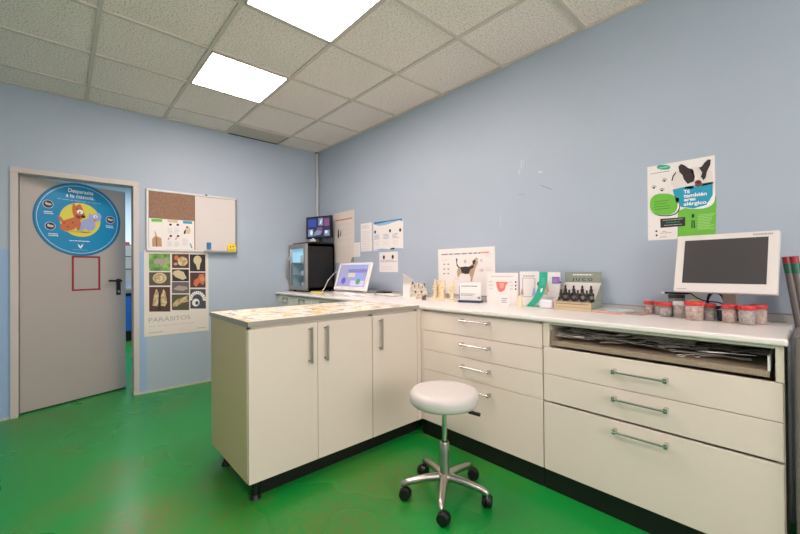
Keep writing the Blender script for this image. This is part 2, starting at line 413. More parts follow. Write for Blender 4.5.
# ------------------------------------------------------------------ ceiling fittings
def emat(name, col, s):
    m = bpy.data.materials.new(name); m.use_nodes = True; b = m.node_tree.nodes['Principled BSDF']
    b.inputs['Base Color'].default_value = (.9, .9, .9, 1); b.inputs['Emission Color'].default_value = (*col, 1); b.inputs['Emission Strength'].default_value = s
    return m
LAMP = emat('lamp_diffuser', (1, .835, .77), 17.5)
def ceiling_light(i, j, label, n=1):
    x0, x1 = GX0+GB*i, GX0+GB*(i+1); y1, y0 = GY0-GA*j, GY0-GA*(j+1)
    t = thing('ceiling_light', label, 'light', ((x0+x1)/2, (y0+y1)/2, H), 0, 'square recessed ceiling lights')
    a, c = GB/2-.013, GA/2-.013
    f = MB().box(-a, a, -c, -c+.012, -.003, .009, GRID).box(-a, a, c-.012, c, -.003, .009, GRID).box(-a, -a+.012, -c, c, -.003, .009, GRID).box(a-.012, a, -c, c, -.003, .009, GRID)
    f.build('frame', t)
    MB().box(-a+.012, a-.012, -c+.012, c-.012, -.002, .006, LAMP).build('diffuser', t)
ceiling_light(1, 1, 'square lit ceiling light nearer the door wall')
ceiling_light(3, 1, 'square lit ceiling light cut off by the top of the picture')
ceiling_light(6, 3, 'square lit ceiling light above the viewer')
t = thing('ceiling_vent', 'beige rectangular air vent in ceiling at door wall', 'vent', (.185, -.835, H))
MB().box(-.155, .155, -.275, .275, -.004, .002, mat('vent_face', '#c2b8ac', .6)).build('face', t)
fb = MB()
VD = mat('vent_gap', '#3c3833', .6)
fb.box(-.165, -.15, -.28, .28, -.010, .002, VD).box(-.15, .155, .268, .28, -.010, .002, mat('vent_side', '#948a7f', .6)).box(-.15, .155, -.28, -.268, -.010, .002, GRID).box(.15, .165, -.28, .28, -.010, .002, GRID)
fb.build('frame', t)
o = MB().cyl((.022, -.022, .96), (.022, -.022, H-.002), .017, mat('pipe_paint', '#c3c6c6', .5), n=14).cyl((.022, -.022, H-.012), (.022, -.022, H-.0008), .026, BRN, n=14).build('pipe')
tag(o, 'thin white vertical pipe in the room corner', 'pipe')

# ------------------------------------------------------------------ worktops and cabinets
ZT, TH, DF = .915, .026, -.583
F = -.565                      # plane of the fronts along the right wall
t = thing('worktop', 'long white worktop running along the right wall', 'worktop', (0, 0, ZT))
s_ = MB().box(.004, 4.255, DF, -.003, -TH, 0, WORK).build('slab', t, bevel=.008, seg=3)
MB().box(.004, 4.253, -.022, -.003, .0008, .042, mat('upstand', '#b9b7b6', .4)).box(.004, 4.253, -.026, -.022, .036, .042, mat('upstand_lip', '#8f8d90', .4)).build('upstand', t, bevel=.002)

def bar_handle(par, x, z, y, L=.2, m=CHROME):
    b = MB().cyl((x-L/2-.006, y-.032, z), (x+L/2+.006, y-.032, z), .0048, m, n=10)
    for s in (-1, 1): b.obox((x+s*L/2, y, z), (x+s*L/2, y-.034, z), .014, .02, m)
    return b.build('handle', par)
def drawer(par, x0, x1, z0, z1, hx, hz, depth=.018, m=CREAM):
    d = MB().box(x0+.0015, x1-.0015, F, F+depth, z0+.0015, z1-.0015, m).build('drawer', par, bevel=.0015)
    if hx is not None: bar_handle(d, hx, hz, F)
    return d
def carcass(x0, x1, z0, z1, mb=None, y0=F+.02, y1=-.03):
    return MB().box(x0, x0+.018, y0, y1, z0, z1, CREAMD).box(x1-.018, x1, y0, y1, z0, z1, CREAMD).box(x0, x1, y0, y1, z0, z0+.018, CREAMD).box(x0, x1, y1-.008, y1, z0, z1, CREAMD).box(x0, x1, y0, y1, z1-.018, z1, CREAMD)
ZC = ZT-TH-.001
t = thing('drawer_cabinet', 'cream cabinet of four drawers beside the peninsula corner', 'cabinet')
xa, xb = 2.442, 3.338
carcass(xa, xb, .105, ZC).build('body', t)
MB().box(2.424, xa-.001, F+.001, F+.02, .105, ZC, CREAM).build('filler_strip', t)
for z0, z1, hz in ((.742, ZC-.012, .843), (.605, .742, .692), (.467, .605, .552), (.105, .467, .413)): drawer(t, xa, xb, z0, z1, 2.905, hz)
MB().box(2.424, xb, F+.012, F+.03, 0, .104, PLINTH).build('plinth', t)

t = thing('drawer_cabinet', 'cream cabinet with an open tray above three drawers', 'cabinet')
xa, xb = 3.342, 4.243
mb = MB().box(xa, xa+.032, F, -.03, .757, ZC, CREAMD).box(xb-.022, xb, F, -.03, .757, ZC, CREAMD).box(xa, xa+.032, F+.019, -.03, .105, .757, CREAMD).box(xb-.022, xb, F+.019, -.03, .105, .757, CREAMD).box(xa, xb, F+.02, -.03, .105, .123, CREAMD)
mb.box(xa, xb, -.038, -.03, .105, ZC, CREAMD).box(xa+.032, xb-.022, F+.002, F+.06, ZC-.012, ZC, CREAMD)
mb.build('body', t)
CHIP = mat('chipboard_edge', '#a59482', .7, var=(220, '#7c6b5a', .7))
tr = MB().box(3.385, 4.205, F+.006, -.06, .768, .79, CHIP).box(3.383, 3.389, F+.01, -.06, .79, .845, mat('tray_side', '#8d8175', .5)).box(4.2, 4.207, F+.01, -.06, .79, .845, WHITE)
tray = tr.build('pull_out_tray', t)
for z0, z1, hz in ((.612, .755, .693), (.47, .612, .567), (.105, .462, .418)):
    drawer(t, xa, xb-.002, z0, z1, 3.792, hz)
MB().box(xa, xb, F+.012, F+.03, 0, .104, PLINTH).build('plinth', t)
# far end cabinets
for i, (xa, xb) in enumerate(((.025, .83), (.834, 1.78))):
    t = thing('base_cabinet', ['white base cabinet under the fridge by the door wall', 'white base cabinet behind the peninsula under the tilted screen'][i], 'cabinet', group='base cabinets at the far end')
    CW = mat('far_cabinet_white', '#d3d1c9', .45)
    carcass(xa, xb, .105, ZC).build('body', t)
    n = 2
    for j in range(n):
        a = xa+(xb-xa)*j/n; c = xa+(xb-xa)*(j+1)/n
        d = MB().box(a+.002, c-.002, F, F+.018, .107, .735, CW).build('door', t, bevel=.0015); bar_handle(d, (a+c)/2, .68, F, .12)
        d = MB().box(a+.002, c-.002, F, F+.018, .74, ZC-.01, CW).build('drawer', t, bevel=.0015)
        hb = MB(); x = (a+c)/2; 
        for p_, q_ in (((x-.06, .80), (x+.06, .80)), ((x-.06, .855), (x+.06, .855)), ((x-.06, .80), (x-.06, .855)), ((x+.06, .80), (x+.06, .855))):
            hb.obox((p_[0], F-.004, p_[1]), (q_[0], F-.004, q_[1]), .008, .008, SATIN, up=(0, 1, 0))
        hb.build('label_frame', d)
    MB().box(xa, xb, F+.012, F+.03, 0, .104, PLINTH).build('plinth', t)

# peninsula
PF = 2.42; PE = -1.785; PB = 1.80
t = thing('peninsula_worktop', 'peninsula top with a grey metal edge and spotted picture covering', 'worktop', (0, 0, ZT))
MB().box(PB-.012, PF, PE-.001, DF-.002, -TH, -.002, WORK).build('slab', t)
EDG = mat('metal_edge_strip', '#aaa39b', .4, metal=.3)
MB().box(PF, PF+.006, PE-.006, DF-.002, -TH, .001, EDG).box(PB-.018, PF+.006, PE-.006, PE-.001, -TH, .001, EDG).box(PB-.018, PB-.012, PE-.001, DF-.002, -TH, .001, EDG).build('edge_strip', t, bevel=.0015)
# printed covering: pale sheet with scattered coloured blots
cm = bpy.data.materials.new('printed_covering'); cm.use_nodes = True
nt = cm.node_tree; b = nt.nodes['Principled BSDF']; N = nt.nodes.new
tc = N('ShaderNodeTexCoord'); prev = lin('#e9e2d3')
def blot(scale, off, lo, hi, hx, amt, prev, detail=2):
    mp = N('ShaderNodeMapping'); mp.inputs['Location'].default_value = off; nt.links.new(tc.outputs['Object'], mp.inputs['Vector'])
    n = N('ShaderNodeTexNoise'); n.inputs['Scale'].default_value = scale; n.inputs['Detail'].default_value = detail; nt.links.new(mp.outputs['Vector'], n.inputs['Vector'])
    q = N('ShaderNodeMapRange'); q.inputs['From Min'].default_value = lo; q.inputs['From Max'].default_value = hi; q.inputs['To Max'].default_value = amt
    nt.links.new(n.outputs['Fac'], q.inputs['Value'])
    m = N('ShaderNodeMix'); m.data_type = 'RGBA'; m.inputs['B'].default_value = lin(hx); nt.links.new(q.outputs['Result'], m.inputs['Factor'])
    if isinstance(prev, tuple): m.inputs['A'].default_value = prev
    else: nt.links.new(prev, m.inputs['A'])
    return m.outputs['Result']
c = blot(11, (0, 0, 0), .54, .6, '#dcb56c', .75, prev)
c = blot(13, (5, 3, 0), .58, .63, '#8fa0b4', .8, c)
c = blot(10, (9, 1, 0), .58, .62, '#e3cf7f', .8, c)
c = blot(20, (2, 8, 0), .64, .68, '#6b675c', .8, c)
c = blot(16, (7, 7, 0), .62, .66, '#a8bfa0', .7, c)
nt.links.new(c, b.inputs['Base Color']); b.inputs['Roughness'].default_value = .25
MB().box(PB-.008, PF-.004, PE, DF-.06, -.0018, .0008, cm).build('printed_covering', t)

def pen_cab(name, label, y0, y1, doors):
    t = thing(name, label, 'cabinet')
    mb = MB().box(PB, PF-.02, y0, y0+.018, .1, ZC, CREAM).box(PB, PF-.02, y1-.018, y1, .1, ZC, CREAMD).box(PB, PF-.02, y0, y1, .1, .118, CREAMD).box(PB, PB+.01, y0, y1, .1, ZC, CREAM).box(PB, PF-.02, y0, y1, ZC-.018, ZC, CREAMD)
    mb.build('body', t)
    for a, c, hy in doors:
        d = MB().box(PF-.018, PF, a+.0015, c-.0015, .1, ZC-.012, CREAM).build('door', t, bevel=.0015)
        hb = MB().obox((PF+.03, hy, .655), (PF+.03, hy, .855), .016, .005, SATIN, up=(1, 0, 0))
        hb.obox((PF, hy, .668), (PF+.03, hy, .664), .016, .006, SATIN).obox((PF, hy, .842), (PF+.03, hy, .846), .016, .006, SATIN).build('handle', d, bevel=.001)
    return t
t = pen_cab('peninsula_cupboard', 'cream two-door cupboard at the free end of the peninsula', PE, -1.003, [(PE, -1.395, -1.447), (-1.395, -1.003, -1.347)])
o = MB().box(PB, PF-.019, PE-.0012, PE-.0002, .1, ZC, mat('end_panel_tan', '#d6bd93', .45)).build('end_panel', t); o['label'] = 'tan end panel'
# legs and plinth
for x, y in ((PF-.05, PE+.05), (PB+.12, PE+.05)):
    MB().cyl((x, y, .02), (x, y, .1), .017, BLACK).cyl((x, y, 0), (x, y, .02), .03, BLACK, r1=.022).cyl((x, y, .085), (x, y, .1), .024, BLACK, r1=.03).build('leg', t)
MB().box(PF-.075, PF-.06, PE+.085, -1.003, 0, .1, PLINTH).build('plinth', t)
t = pen_cab('peninsula_cupboard', 'cream one-door cupboard of the peninsula beside the corner', -1.001, -.60, [(-1.001, -.60, -.943)])
MB().box(PF-.018, PF+.001, -.599, DF+.02, .1, ZC, CREAM).build('filler_strip', t)
MB().box(PF-.075, PF-.06, -1.001, -.545, 0, .1, PLINTH).build('plinth', t)

# ------------------------------------------------------------------ instruments in the open tray
STEEL = mat('instrument_steel', '#c5bfb9', .35, metal=.6); POU = mat('instrument_pouch', '#cfc6bd', .4, var=(40, '#8d857c', .8)); DKS = mat('instrument_dark', '#4f4943', .45, metal=.3)
def scissors():
    b = MB()
    for s in (-1, 1):
        b.obox((0, 0, 0), (s*.006, .085, 0), .006, .003, STEEL).obox((0, 0, 0), (s*.02, -.075, 0), .004, .003, STEEL)
        ring = [(s*.02+s*.011*math.cos(a)+s*.006, -.09+.014*math.sin(a), 0) for a in [2*PI*i/12 for i in range(13)]]
        b.tube(ring, .0022, STEEL, 6)
    return b
def forceps():
    return MB().obox((0, -.09, 0), (.003, .085, .002), .006, .0018, DKS).obox((0, -.09, 0), (-.003, .085, -.003), .006, .0018, STEEL)
def pouch():
    b = MB(); n = 7
    vs = []; 
    for i in range(n+1):
        for j in range(3):
            vs.append((-.022+.022*j, -.1+.2*i/n, random.uniform(-.003, .004)))
    return b.add(vs, [(i*3+j, i*3+j+1, i*3+j+4, i*3+j+3) for i in range(n) for j in range(2)], POU)
proto = []
for fn, nm, lb in ((scissors, 'scissors', 'steel surgical scissors lying in the jumbled open tray'), (forceps, 'forceps', 'thin dark forceps lying in the jumbled open tray'), (pouch, 'instrument_pouch', 'grey crumpled instrument pouch lying in the open tray')):
    o = fn().build(nm); tag(o, lb, nm.replace('_', ' '), 'instruments in the open tray'); 
    if nm == 'instrument_pouch':
        md = o.modifiers.new('thickness', 'SOLIDIFY'); md.thickness = .0015
    proto.append(o)
first = [True]*3
for i in range(54):
    k = random.choice((0, 1, 1, 2, 2)); o = proto[k] if first[k] else proto[k].copy()
    if first[k]: first[k] = False
    else: COL.objects.link(o)
    fx = i/53; lvl = i % 6
    a = -1.0+random.uniform(-.5, .5) if fx < .45 else -1.25+random.uniform(-.35, .35)
    x = 3.47+fx*.66; y = (-.475, -.44, -.40, -.36, -.31, -.27)[lvl]+random.uniform(-.012, .012)
    if fx > .75: lvl = lvl % 2
    o.location = (x, y, .808+(1-fx)*.004+lvl*.0105+(.004 if k == 2 else 0)); o.rotation_euler = (random.uniform(-.12, .12)*(1 if fx < .6 else .3), random.uniform(-.3, .3), a); o.scale = (1.3, .95, 1)

# ------------------------------------------------------------------ stool
t = thing('stool', 'round white padded swivel stool on five chrome castor legs', 'stool', (3.026, -1.006, 0), 0)
SEATM = mat('white_vinyl', '#cbc5c3', .35)
R = .178
prof = [(.001, .476), (R-.03, .476), (R-.012, .480), (R-.003, .490), (R, .505), (R, .524), (R-.004, .537), (R-.014, .548), (R-.04, .554), (R-.09, .555), (.001, .553)]
MB().lathe(prof, SEATM, n=48, cap=False).build('seat', t)
MB().lathe([(.002, .458), (.06, .46), (.11, .468), (.11, .475)], BLACK, n=24).build('seat_plate', t)
MB().lathe([(.0135, .26), (.0135, .46)], CHROME, n=20).build('gas_lift', t)
MB().lathe([(.024, .085), (.024, .275), (.020, .283), (.0145, .284)], SATIN, n=24).lathe([(.019, .283), (.019, .287)], BLACK, n=20).build('column', t)
MB().lathe([(.03, .078), (.038, .088), (.038, .115), (.027, .122)], SATIN, n=28).build('hub', t)
MB().tube([(.04, .03, .455), (.085, .065, .445), (.10, .078, .441)], [.004, .005, .006], BLACK, 8).obox((.098, .076, .441), (.148, .108, .430), .026, .011, BLACK).build('lever', t, bevel=.002)
for i in range(5):
    a = math.atan2(-1.189+.997, 3.168-3.035) - 2*PI*i/5 + .03
    c, s = math.cos(a), math.sin(a); L = .220
    g = MB().tube([(.025*c, .025*s, .103), (.1*c, .1*s, .100), (.19*c, .19*s, .088), ((L-.002)*c, (L-.002)*s, .078), (L*c+.006*c, L*s+.006*s, .070)], [.021, .019, .0165, .016, .010], SATIN, 12)
    g.build('leg', t)
    x, y = L*c, L*s; f = a + [1.2, 2.7, 2.0, -1.0, 1.7][i]
    wx, wy = math.cos(f), math.sin(f); ax, ay = -wy, wx
    wb = MB()
    ox, oy = x+.014*wx, y+.014*wy
    for sgn in (-1, 1):
        wb.cyl((ox+ax*.003*sgn, oy+ay*.003*sgn, .032), (ox+ax*.023*sgn, oy+ay*.023*sgn, .032), .032, BLACK, r1=.027, n=22)
    wb.cyl((x, y, .045), (x, y, .072), .008, CHROME).obox((ox-wx*.01, oy-wy*.01, .052), (x, y, .056), .03, .012, BLACK)
    wb.build('castor', t)

# ------------------------------------------------------------------ things on the door wall
# boards (local x right, z up, -y out of the wall); rz 90 faces +x
t = thing('notice_board', 'combined cork and white board on the wall beside the door', 'board', (0, -1.45, 1.67), PI/2)
MB().box(-.405, .41, -.012, -.001, -.285, .285, ALU).build('backing', t)
MB().box(-.4, .005, -.0145, -.012, -.28, .28, CORK).build('cork_panel', t)
mb = MB().box(.009, .405, -.0145, -.012, -.28, .28, BOARDW)
mb.lines(.19, .30, .03, .08, 3, mat('marker_smudge', '#b7b9c4', .4), 1, y=-.0145, fill=.15)
mb.build('whiteboard_panel', t)
WF = mat('board_frame', '#d9d6d2', .35)
mb = MB().box(-.42, .42, -.022, -.001, .283, .3, WF).box(-.42, .42, -.022, -.001, -.3, -.283, WF).box(-.42, -.403, -.022, -.001, -.3, .3, WF).box(.408, .425, -.022, -.001, -.3, .3, ALU).box(.004, .010, -.018, -.001, -.285, .285, WF)
mb.build('frame', t, bevel=.003)
MB().box(.08, .42, -.055, -.0225, -.305, -.295, ALU).box(.08, .42, -.058, -.055, -.305, -.288, ALU).build('pen_tray', t)
MB().box(.10, .12, -.026, -.022, .293, .306, BLACK).build('clip', t)
# picture sheet over the cork
t = MB().box(-.197, .197, -.002, 0, -.149, .149, PAPER)
fz = homog([(62, 247), (408, 272), (405, 497), (55, 478)], [(-.197, .149), (.197, .149), (.197, -.149), (-.197, -.149)])
t.poly(fz((78, 252), (160, 256), (160, 277), (80, 275)), GRN, 2, -.002).poly(fz((200, 258), (280, 264), (280, 286), (200, 280)), SAND, 2, -.002).poly(fz((318, 268), (390, 274), (390, 294), (320, 290)), TURQ, 2, -.002)
t.poly(fz((80, 405), (95, 388), (105, 380), (98, 335), (110, 360), (118, 385), (150, 400), (152, 465), (118, 462), (80, 462)), TAN, 2, -.002).poly(fz((108, 395), (114, 395), (116, 465), (110, 465)), BRN, 3, -.002)
for (x, y) in ((222, 298), (278, 300), (222, 384), (278, 386)):
    t.ell(*fz((x, y)), .012, .011, TEXTD, 3, -.002)
for x0, y0 in ((200, 320), (250, 322), (195, 420), (248, 422)):
    a = fz((x0, y0), (x0+40, y0+45)); t.lines(a[0][0], a[1][0], a[1][1], a[0][1], 4, TEXTL, 2, -.002)
for x, y in ((205, 405), (262, 405)): t.poly(fz((x-10, y+10), (x, y-10), (x+8, y-12), (x+4, y+8)), CORAL, 3, -.002)
t.poly(fz((325, 345), (345, 320), (365, 312), (380, 340), (372, 368), (350, 372), (335, 352)), SAND, 2, -.002).poly(fz((325, 350), (340, 335), (338, 368), (322, 372)), TEXTD, 3, -.002).ell(*fz((350, 318)), .01, .008, TEXTD, 3, -.002)
t.poly(fz((365, 440), (380, 450), (392, 485), (380, 480)), TURQ, 2, -.002)
a = fz((310, 400), (360, 460)); t.lines(a[0][0], a[1][0], a[1][1], a[0][1], 5, TEXTL, 2, -.002)
o = t.build('pinned_sheet', loc=(.0165, -1.652, 1.538), rot=(0, 0, PI/2)); tag(o, 'printed sheet with coloured headings pinned below the bare cork', 'sheet')
# eraser and smiley magnet
o = MB().box(-.02, .02, -.02, 0, -.035, .035, TURQ).box(-.02, .02, -.026, -.02, -.035, .035, PBLUE).build('eraser', bevel=.003, loc=(.0155, -1.318, 1.436), rot=(0, 0, PI/2)); tag(o, 'small blue board eraser on the bottom edge of the whiteboard', 'eraser')
YS_ = mat('smiley_yellow', '#f2d21c', .4)
mb = MB().cyl((0, 0, 0), (0, -.012, 0), .047, YS_, n=32).ell(-.014, .012, .006, .009, TEXTD, 1, -.012).ell(.012, .016, .006, .009, TEXTD, 1, -.012)
for i in range(8):
    a0 = -2.7+i*.28; a1 = a0+.28
    mb.poly([(.030*math.cos(a0), .026*math.sin(a0)), (.030*math.cos(a1), .026*math.sin(a1)), (.025*math.cos(a1), .021*math.sin(a1)), (.025*math.cos(a0), .021*math.sin(a0))], TEXTD, 1, -.012)
o = mb.build('smiley_magnet', loc=(.0235, -1.088, 1.42), rot=(0, 0, PI/2)); tag(o, 'yellow smiley face magnet on the whiteboard corner', 'magnet')
# calendar of parasites
PHOTO = [mat('photo_dark', '#1d1a1a', .5), mat('photo_olive', '#4a4a32', .5), mat('photo_brown', '#4a2a20', .5), mat('photo_slate', '#37404c', .5), mat('photo_mauve', '#5f5660', .5), mat('photo_green', '#3f7a35', .5, var=(14, '#9bc46a', .8))]
EGG = mat('photo_egg', '#c9b996', .5); EGG2 = mat('photo_shell', '#a88b62', .5, var=(30, '#e0d0a8', .8)); GREYW = mat('photo_greyworm', '#9f9482', .5)
mb = MB().box(-.285, .285, -.003, 0, -.418, .418, PAPERW)
fz = homog([(22, 32), (388, 38), (383, 484), (22, 519)], [(-.285, .418), (.285, .418), (.285, -.418), (-.285, -.418)])
def ph(x0, y0, x1, y1, m, y2=None, y3=None): mb.poly(fz((x0, y0), (x1, y0 if y2 is None else y2), (x1, y1 if y3 is None else y3), (x0, y1)), m, 1, -.003)
ph(50, 52, 170, 150, PHOTO[5]); ph(50, 157, 170, 232, PHOTO[1]); ph(50, 240, 168, 378, PHOTO[2])
ph(180, 53, 276, 133, PHOTO[2]); ph(180, 140, 275, 208, PHOTO[0]); ph(178, 212, 275, 276, PHOTO[4]); ph(177, 282, 274, 370, PHOTO[1])
ph(281, 55, 370, 152, PHOTO[0]); ph(281, 158, 369, 244, PHOTO[2]); ph(281, 252, 369, 362, PHOTO[3])
def el(x, y, a, b_, m, k=2): mb.ell(*fz((x, y)), a, b_, m, k, -.003)
mb.poly(fz((75, 95), (95, 78), (130, 85), (160, 70), (150, 95), (162, 105), (135, 108), (120, 125), (105, 108), (80, 110)), GREYW, 2, -.003)
el(110, 190, .058, .052, EGG); el(107, 190, .048, .042, EGG2, 3)
for x in (88, 128): mb.poly(fz((x-20, 345), (x-12, 290), (x+2, 250), (x+14, 270), (x+22, 330), (x+10, 348)), EGG2, 2, -.003)
mb.poly(fz((104, 270), (112, 270), (116, 370), (98, 370)), PHOTO[0], 3, -.003)
el(240, 95, .045, .048, EGG2); el(205, 75, .02, .025, ORG); el(200, 110, .018, .015, TAN)
mb.poly(fz((190, 150), (215, 145), (245, 155), (262, 190), (240, 200), (200, 185), (182, 165)), EGG, 2, -.003)
mb.poly(fz((185, 250), (215, 232), (260, 238), (270, 250), (240, 262), (200, 258)), GREYW, 2, -.003)
mb.poly(fz((182, 335), (205, 310), (240, 300), (270, 285), (262, 305), (272, 320), (235, 330), (200, 350), (185, 350)), EGG2, 2, -.003)
el(325, 88, .038, .048, EGG); mb.poly(fz((315, 110), (340, 110), (335, 142), (322, 140)), SAND, 2, -.003)
mb.poly(fz((300, 225), (305, 200), (325, 190), (335, 168), (360, 165), (368, 200), (355, 230), (335, 215), (315, 240)), ORG, 2, -.003); el(350, 195, .02, .025, TAN, 3)
for i in range(12):
    a = PI*1.0 - i*.27; a2 = a-.22; X, Y = 322, 315
    mb.poly(fz((X+48*math.cos(a), Y-52*math.sin(a)), (X+48*math.cos(a2), Y-52*math.sin(a2)), (X+30*math.cos(a2), Y-34*math.sin(a2)), (X+30*math.cos(a), Y-34*math.sin(a))), PAPER, 2, -.003)
el(312, 328, .035, .04, PAPER); el(318, 330, .015, .02, PHOTO[3], 3)
mb.text('PARÁSITOS', -.07, -.262, .062, mat('print_thin_grey', '#a39e9e', .7), 1, -.003, width=.36)
mb.lines(-.25, .18, -.325, -.305, 1, TEXTL, 1, -.003)
for a, c_, m in ((-.25, -.13, TEXTG), (0.0, .03, TEXTL), (.17, .26, TEXTG)): mb.lines(a, c_, -.385, -.372, 1, m, 1, -.003, ragged=0)
o = mb.build('calendar', loc=(.0012, -1.603, .958), rot=(0, 0, PI/2)); tag(o, 'tall white calendar with ten parasite photographs under the board', 'calendar')

# ------------------------------------------------------------------ sheets on the right wall (local origin = sheet centre)
def sheet(w, h, m=PAPER, th=.0012): return MB().box(-w/2, w/2, -th, 0, -h/2, h/2, m)
def place(mb, name, label, cat, x0, x1, z0, z1, y=-.0008, group=None, rot=None):
    o = mb.build(name, loc=((x0+x1)/2, y, (z0+z1)/2), rot=rot); return tag(o, label, cat, group)
def sq(w, h, c): return homog(c, [(-w/2, h/2), (w/2, h/2), (w/2, -h/2), (-w/2, -h/2)])
Y = -.0012
# allergy poster
w, h = .297, .418; mb = sheet(w, h); fz = sq(w, h, [(40, 102), (405, 30), (432, 490), (50, 508)])
P = lambda pts, m, k=1: mb.poly(fz(*pts), m, k, Y)
P([(212, 340), (424, 255), (431, 488), (214, 500)], GRN)
for i in range(10): a = fz((325, 365+i*9)); mb.rec(a[0], a[0]+random.uniform(.05, .07), a[1], a[1]+.0035, mat('print_pale_green', '#9fd07c', .6), 2, Y)
P([(290, 358), (304, 357), (304, 378), (290, 379)], TEXTD, 2); P([(290, 392), (296, 392), (298, 438), (290, 438)], TEXTD, 2); P([(300, 392), (307, 392), (312, 437), (304, 437)], TEXTD, 2)
def blob(cx, cy, a, b_, m, k, n=36, sq_=2.6):
    pts = []
    for i in range(n):
        t = 2*PI*i/n; c_, s_ = math.cos(t), math.sin(t)
        pts.append((cx+a*abs(c_)**(2/sq_)*(1 if c_ > 0 else -1), cy+b_*abs(s_)**(2/sq_)*(1 if s_ > 0 else -1)))
    mb.poly(fz(*pts), m, k, Y)
blob(308, 262, 109, 66, WH, 3); P([(180, 222), (250, 205), (400, 180), (404, 250), (372, 305), (300, 326), (232, 318), (196, 270)], TURQ, 5)
blob(142, 308, 82, 62, TEXTD, 3); blob(138, 305, 81, 60, WH, 4); blob(134, 304, 76, 60, GRN, 5); P([(195, 265), (218, 268), (215, 300), (200, 290)], WH, 5)
P([(115, 385), (254, 375), (255, 425), (118, 436)], TEXTD, 2)
for y, k_ in ((388, .9), (402, .6), (417, .8)):
    a = fz((185, y)); mb.lines(a[0]-.05*k_, a[0]+.05*k_, a[1]-.003, a[1]+.003, 1, TEAL if y == 402 else TEXTL, 3, Y, ragged=0)
for y in (283, 297, 312, 326):
    a = fz((82, y+6)); mb.lines(a[0], a[0]+.075, a[1]-.003, a[1]+.004, 1, mat('print_deep_green', '#2f6a28', .6), 6, Y, ragged=.3)
blob(128, 101, 36, 13, TEAL, 2); a = fz((128, 101)); mb.lines(a[0]-.022, a[0]+.022, a[1]-.002, a[1]+.003, 1, WH, 3, Y, ragged=0)
a = fz((108, 128)); mb.lines(a[0]-.045, a[0]+.045, a[1]-.003, a[1]+.003, 1, TEXTD, 2, Y, ragged=0)
for x, y in ((78, 211), (134, 172), (122, 224)):      # paw prints
    c_ = fz((x, y)); mb.ell(c_[0], c_[1]-.003, .006, .005, TEXTD, 2, Y, 12)
    for dx, dz in ((-.009, .002), (-.004, .008), (.003, .0085), (.009, .003)): mb.ell(c_[0]+dx, c_[1]+dz, .0024, .0032, TEXTD, 2, Y, 8)
for x, y, l in ((140, 455, .02), (130, 465, .05), (128, 487, .03)):
    a = fz((x, y)); mb.lines(a[0]-.01, a[0]-.01+l, a[1]-.002, a[1]+.003, 1, TEXTD, 2, Y, ragged=0)
for x, y in ((95, 455), (97, 478)): mb.ell(*fz((x, y)), .005, .006, TEXTD, 2, Y, 10)
# words on the blue bubble follow the sheet
t_ang = [('Tú', 258, 233), ('también', 306, 250), ('eres', 276, 275), ('alérgico.', 310, 296)]
for s_t, x, y in t_ang:
    a = fz((x, y)); mb.text(s_t, a[0], a[1], .026, WH, 7, Y, bold=.03, width={'Tú': .026, 'también': .098, 'eres': .05, 'alérgico.': .102}[s_t])
# dog
DOGW = mat('print_dogwhite', '#ded6d2', .6); DOGB = mat('print_dogblack', '#2e2224', .6)
P([(165, 185), (178, 150), (195, 122), (215, 120), (300, 95), (350, 95), (395, 120), (405, 180), (330, 195), (250, 215), (190, 215)], DOGW, 2)
P([(172, 172), (178, 148), (194, 124), (198, 128), (184, 152), (178, 175)], DOGB, 5)
P([(208, 96), (222, 82), (240, 88), (265, 105), (290, 112), (300, 150), (295, 175), (262, 190), (240, 165), (232, 142), (214, 125)], DOGB, 5)
P([(318, 100), (335, 95), (352, 70), (370, 54), (385, 56), (382, 85), (366, 120), (360, 155), (348, 168), (332, 150), (340, 125)], DOGB, 5)
P([(268, 110), (300, 100), (325, 100), (338, 130), (345, 170), (330, 192), (300, 190), (292, 160), (286, 130)], DOGW, 5)
mb.ell(*fz((281, 150)), .008, .009, TEXTD, 6, Y, 14); mb.ell(*fz((344, 146)), .007, .008, TEXTD, 6, Y, 14)
P([(300, 178), (312, 168), (330, 168), (340, 180), (336, 200), (318, 206), (304, 198)], mat('print_nose', '#7a3038', .5), 6); P([(306, 180), (322, 172), (334, 180), (322, 190)], DOGB, 7)
P([(245, 208), (285, 200), (300, 215), (250, 218)], SAND, 5); P([(338, 186), (402, 176), (404, 186), (345, 200)], mat('print_paw', '#6e6468', .6), 5)
place(mb, 'allergy_poster', 'poster of a black and white dog above a blue speech bubble', 'poster', 3.686, 3.983, 1.325, 1.743)
# long list sheet, torn sheet, narrow sheet, blue-headed sheets
w, h = .42, .60; mb = sheet(w, h, PAPERW); fz = sq(w, h, [(48, 78), (158, 48), (150, 325), (72, 345)])
a = mb.lines(-.17, .17, .20, .235, 1, ORG, 1, Y, ragged=.1)
for i in range(4): mb.lines(-.18, .19, -.05+i*.06, -.01+i*.06, 3, TEXTL, 1, Y, fill=.25)
mb.lines(-.18, .19, -.27, -.09, 9, TEXTL, 1, Y, fill=.25)
mb.poly([(-.12, -.02), (-.10, .02), (-.105, .11), (-.125, .09), (-.135, .02)], TEXTD, 2, Y).poly([(-.085, -.005), (-.06, .035), (-.055, .09), (-.07, .07), (-.085, .02)], TEXTD, 2, Y)
mb.poly([(.13, -.3), (.21, -.3), (.21, -.245), (.17, -.24)], TEXTG, 2, Y)
place(mb, 'list_sheet', 'large printed list sheet with two small black silhouettes near the corner', 'sheet', .40, .80, 1.255, 1.86)
mb = sheet(.11, .16, PAPER); mb.lines(-.04, .04, -.07, .07, 6, TEXTL, 1, Y, fill=.2)
place(mb, 'small_note', 'small pale note beside the large list sheet', 'sheet', .81, .92, 1.325, 1.47)
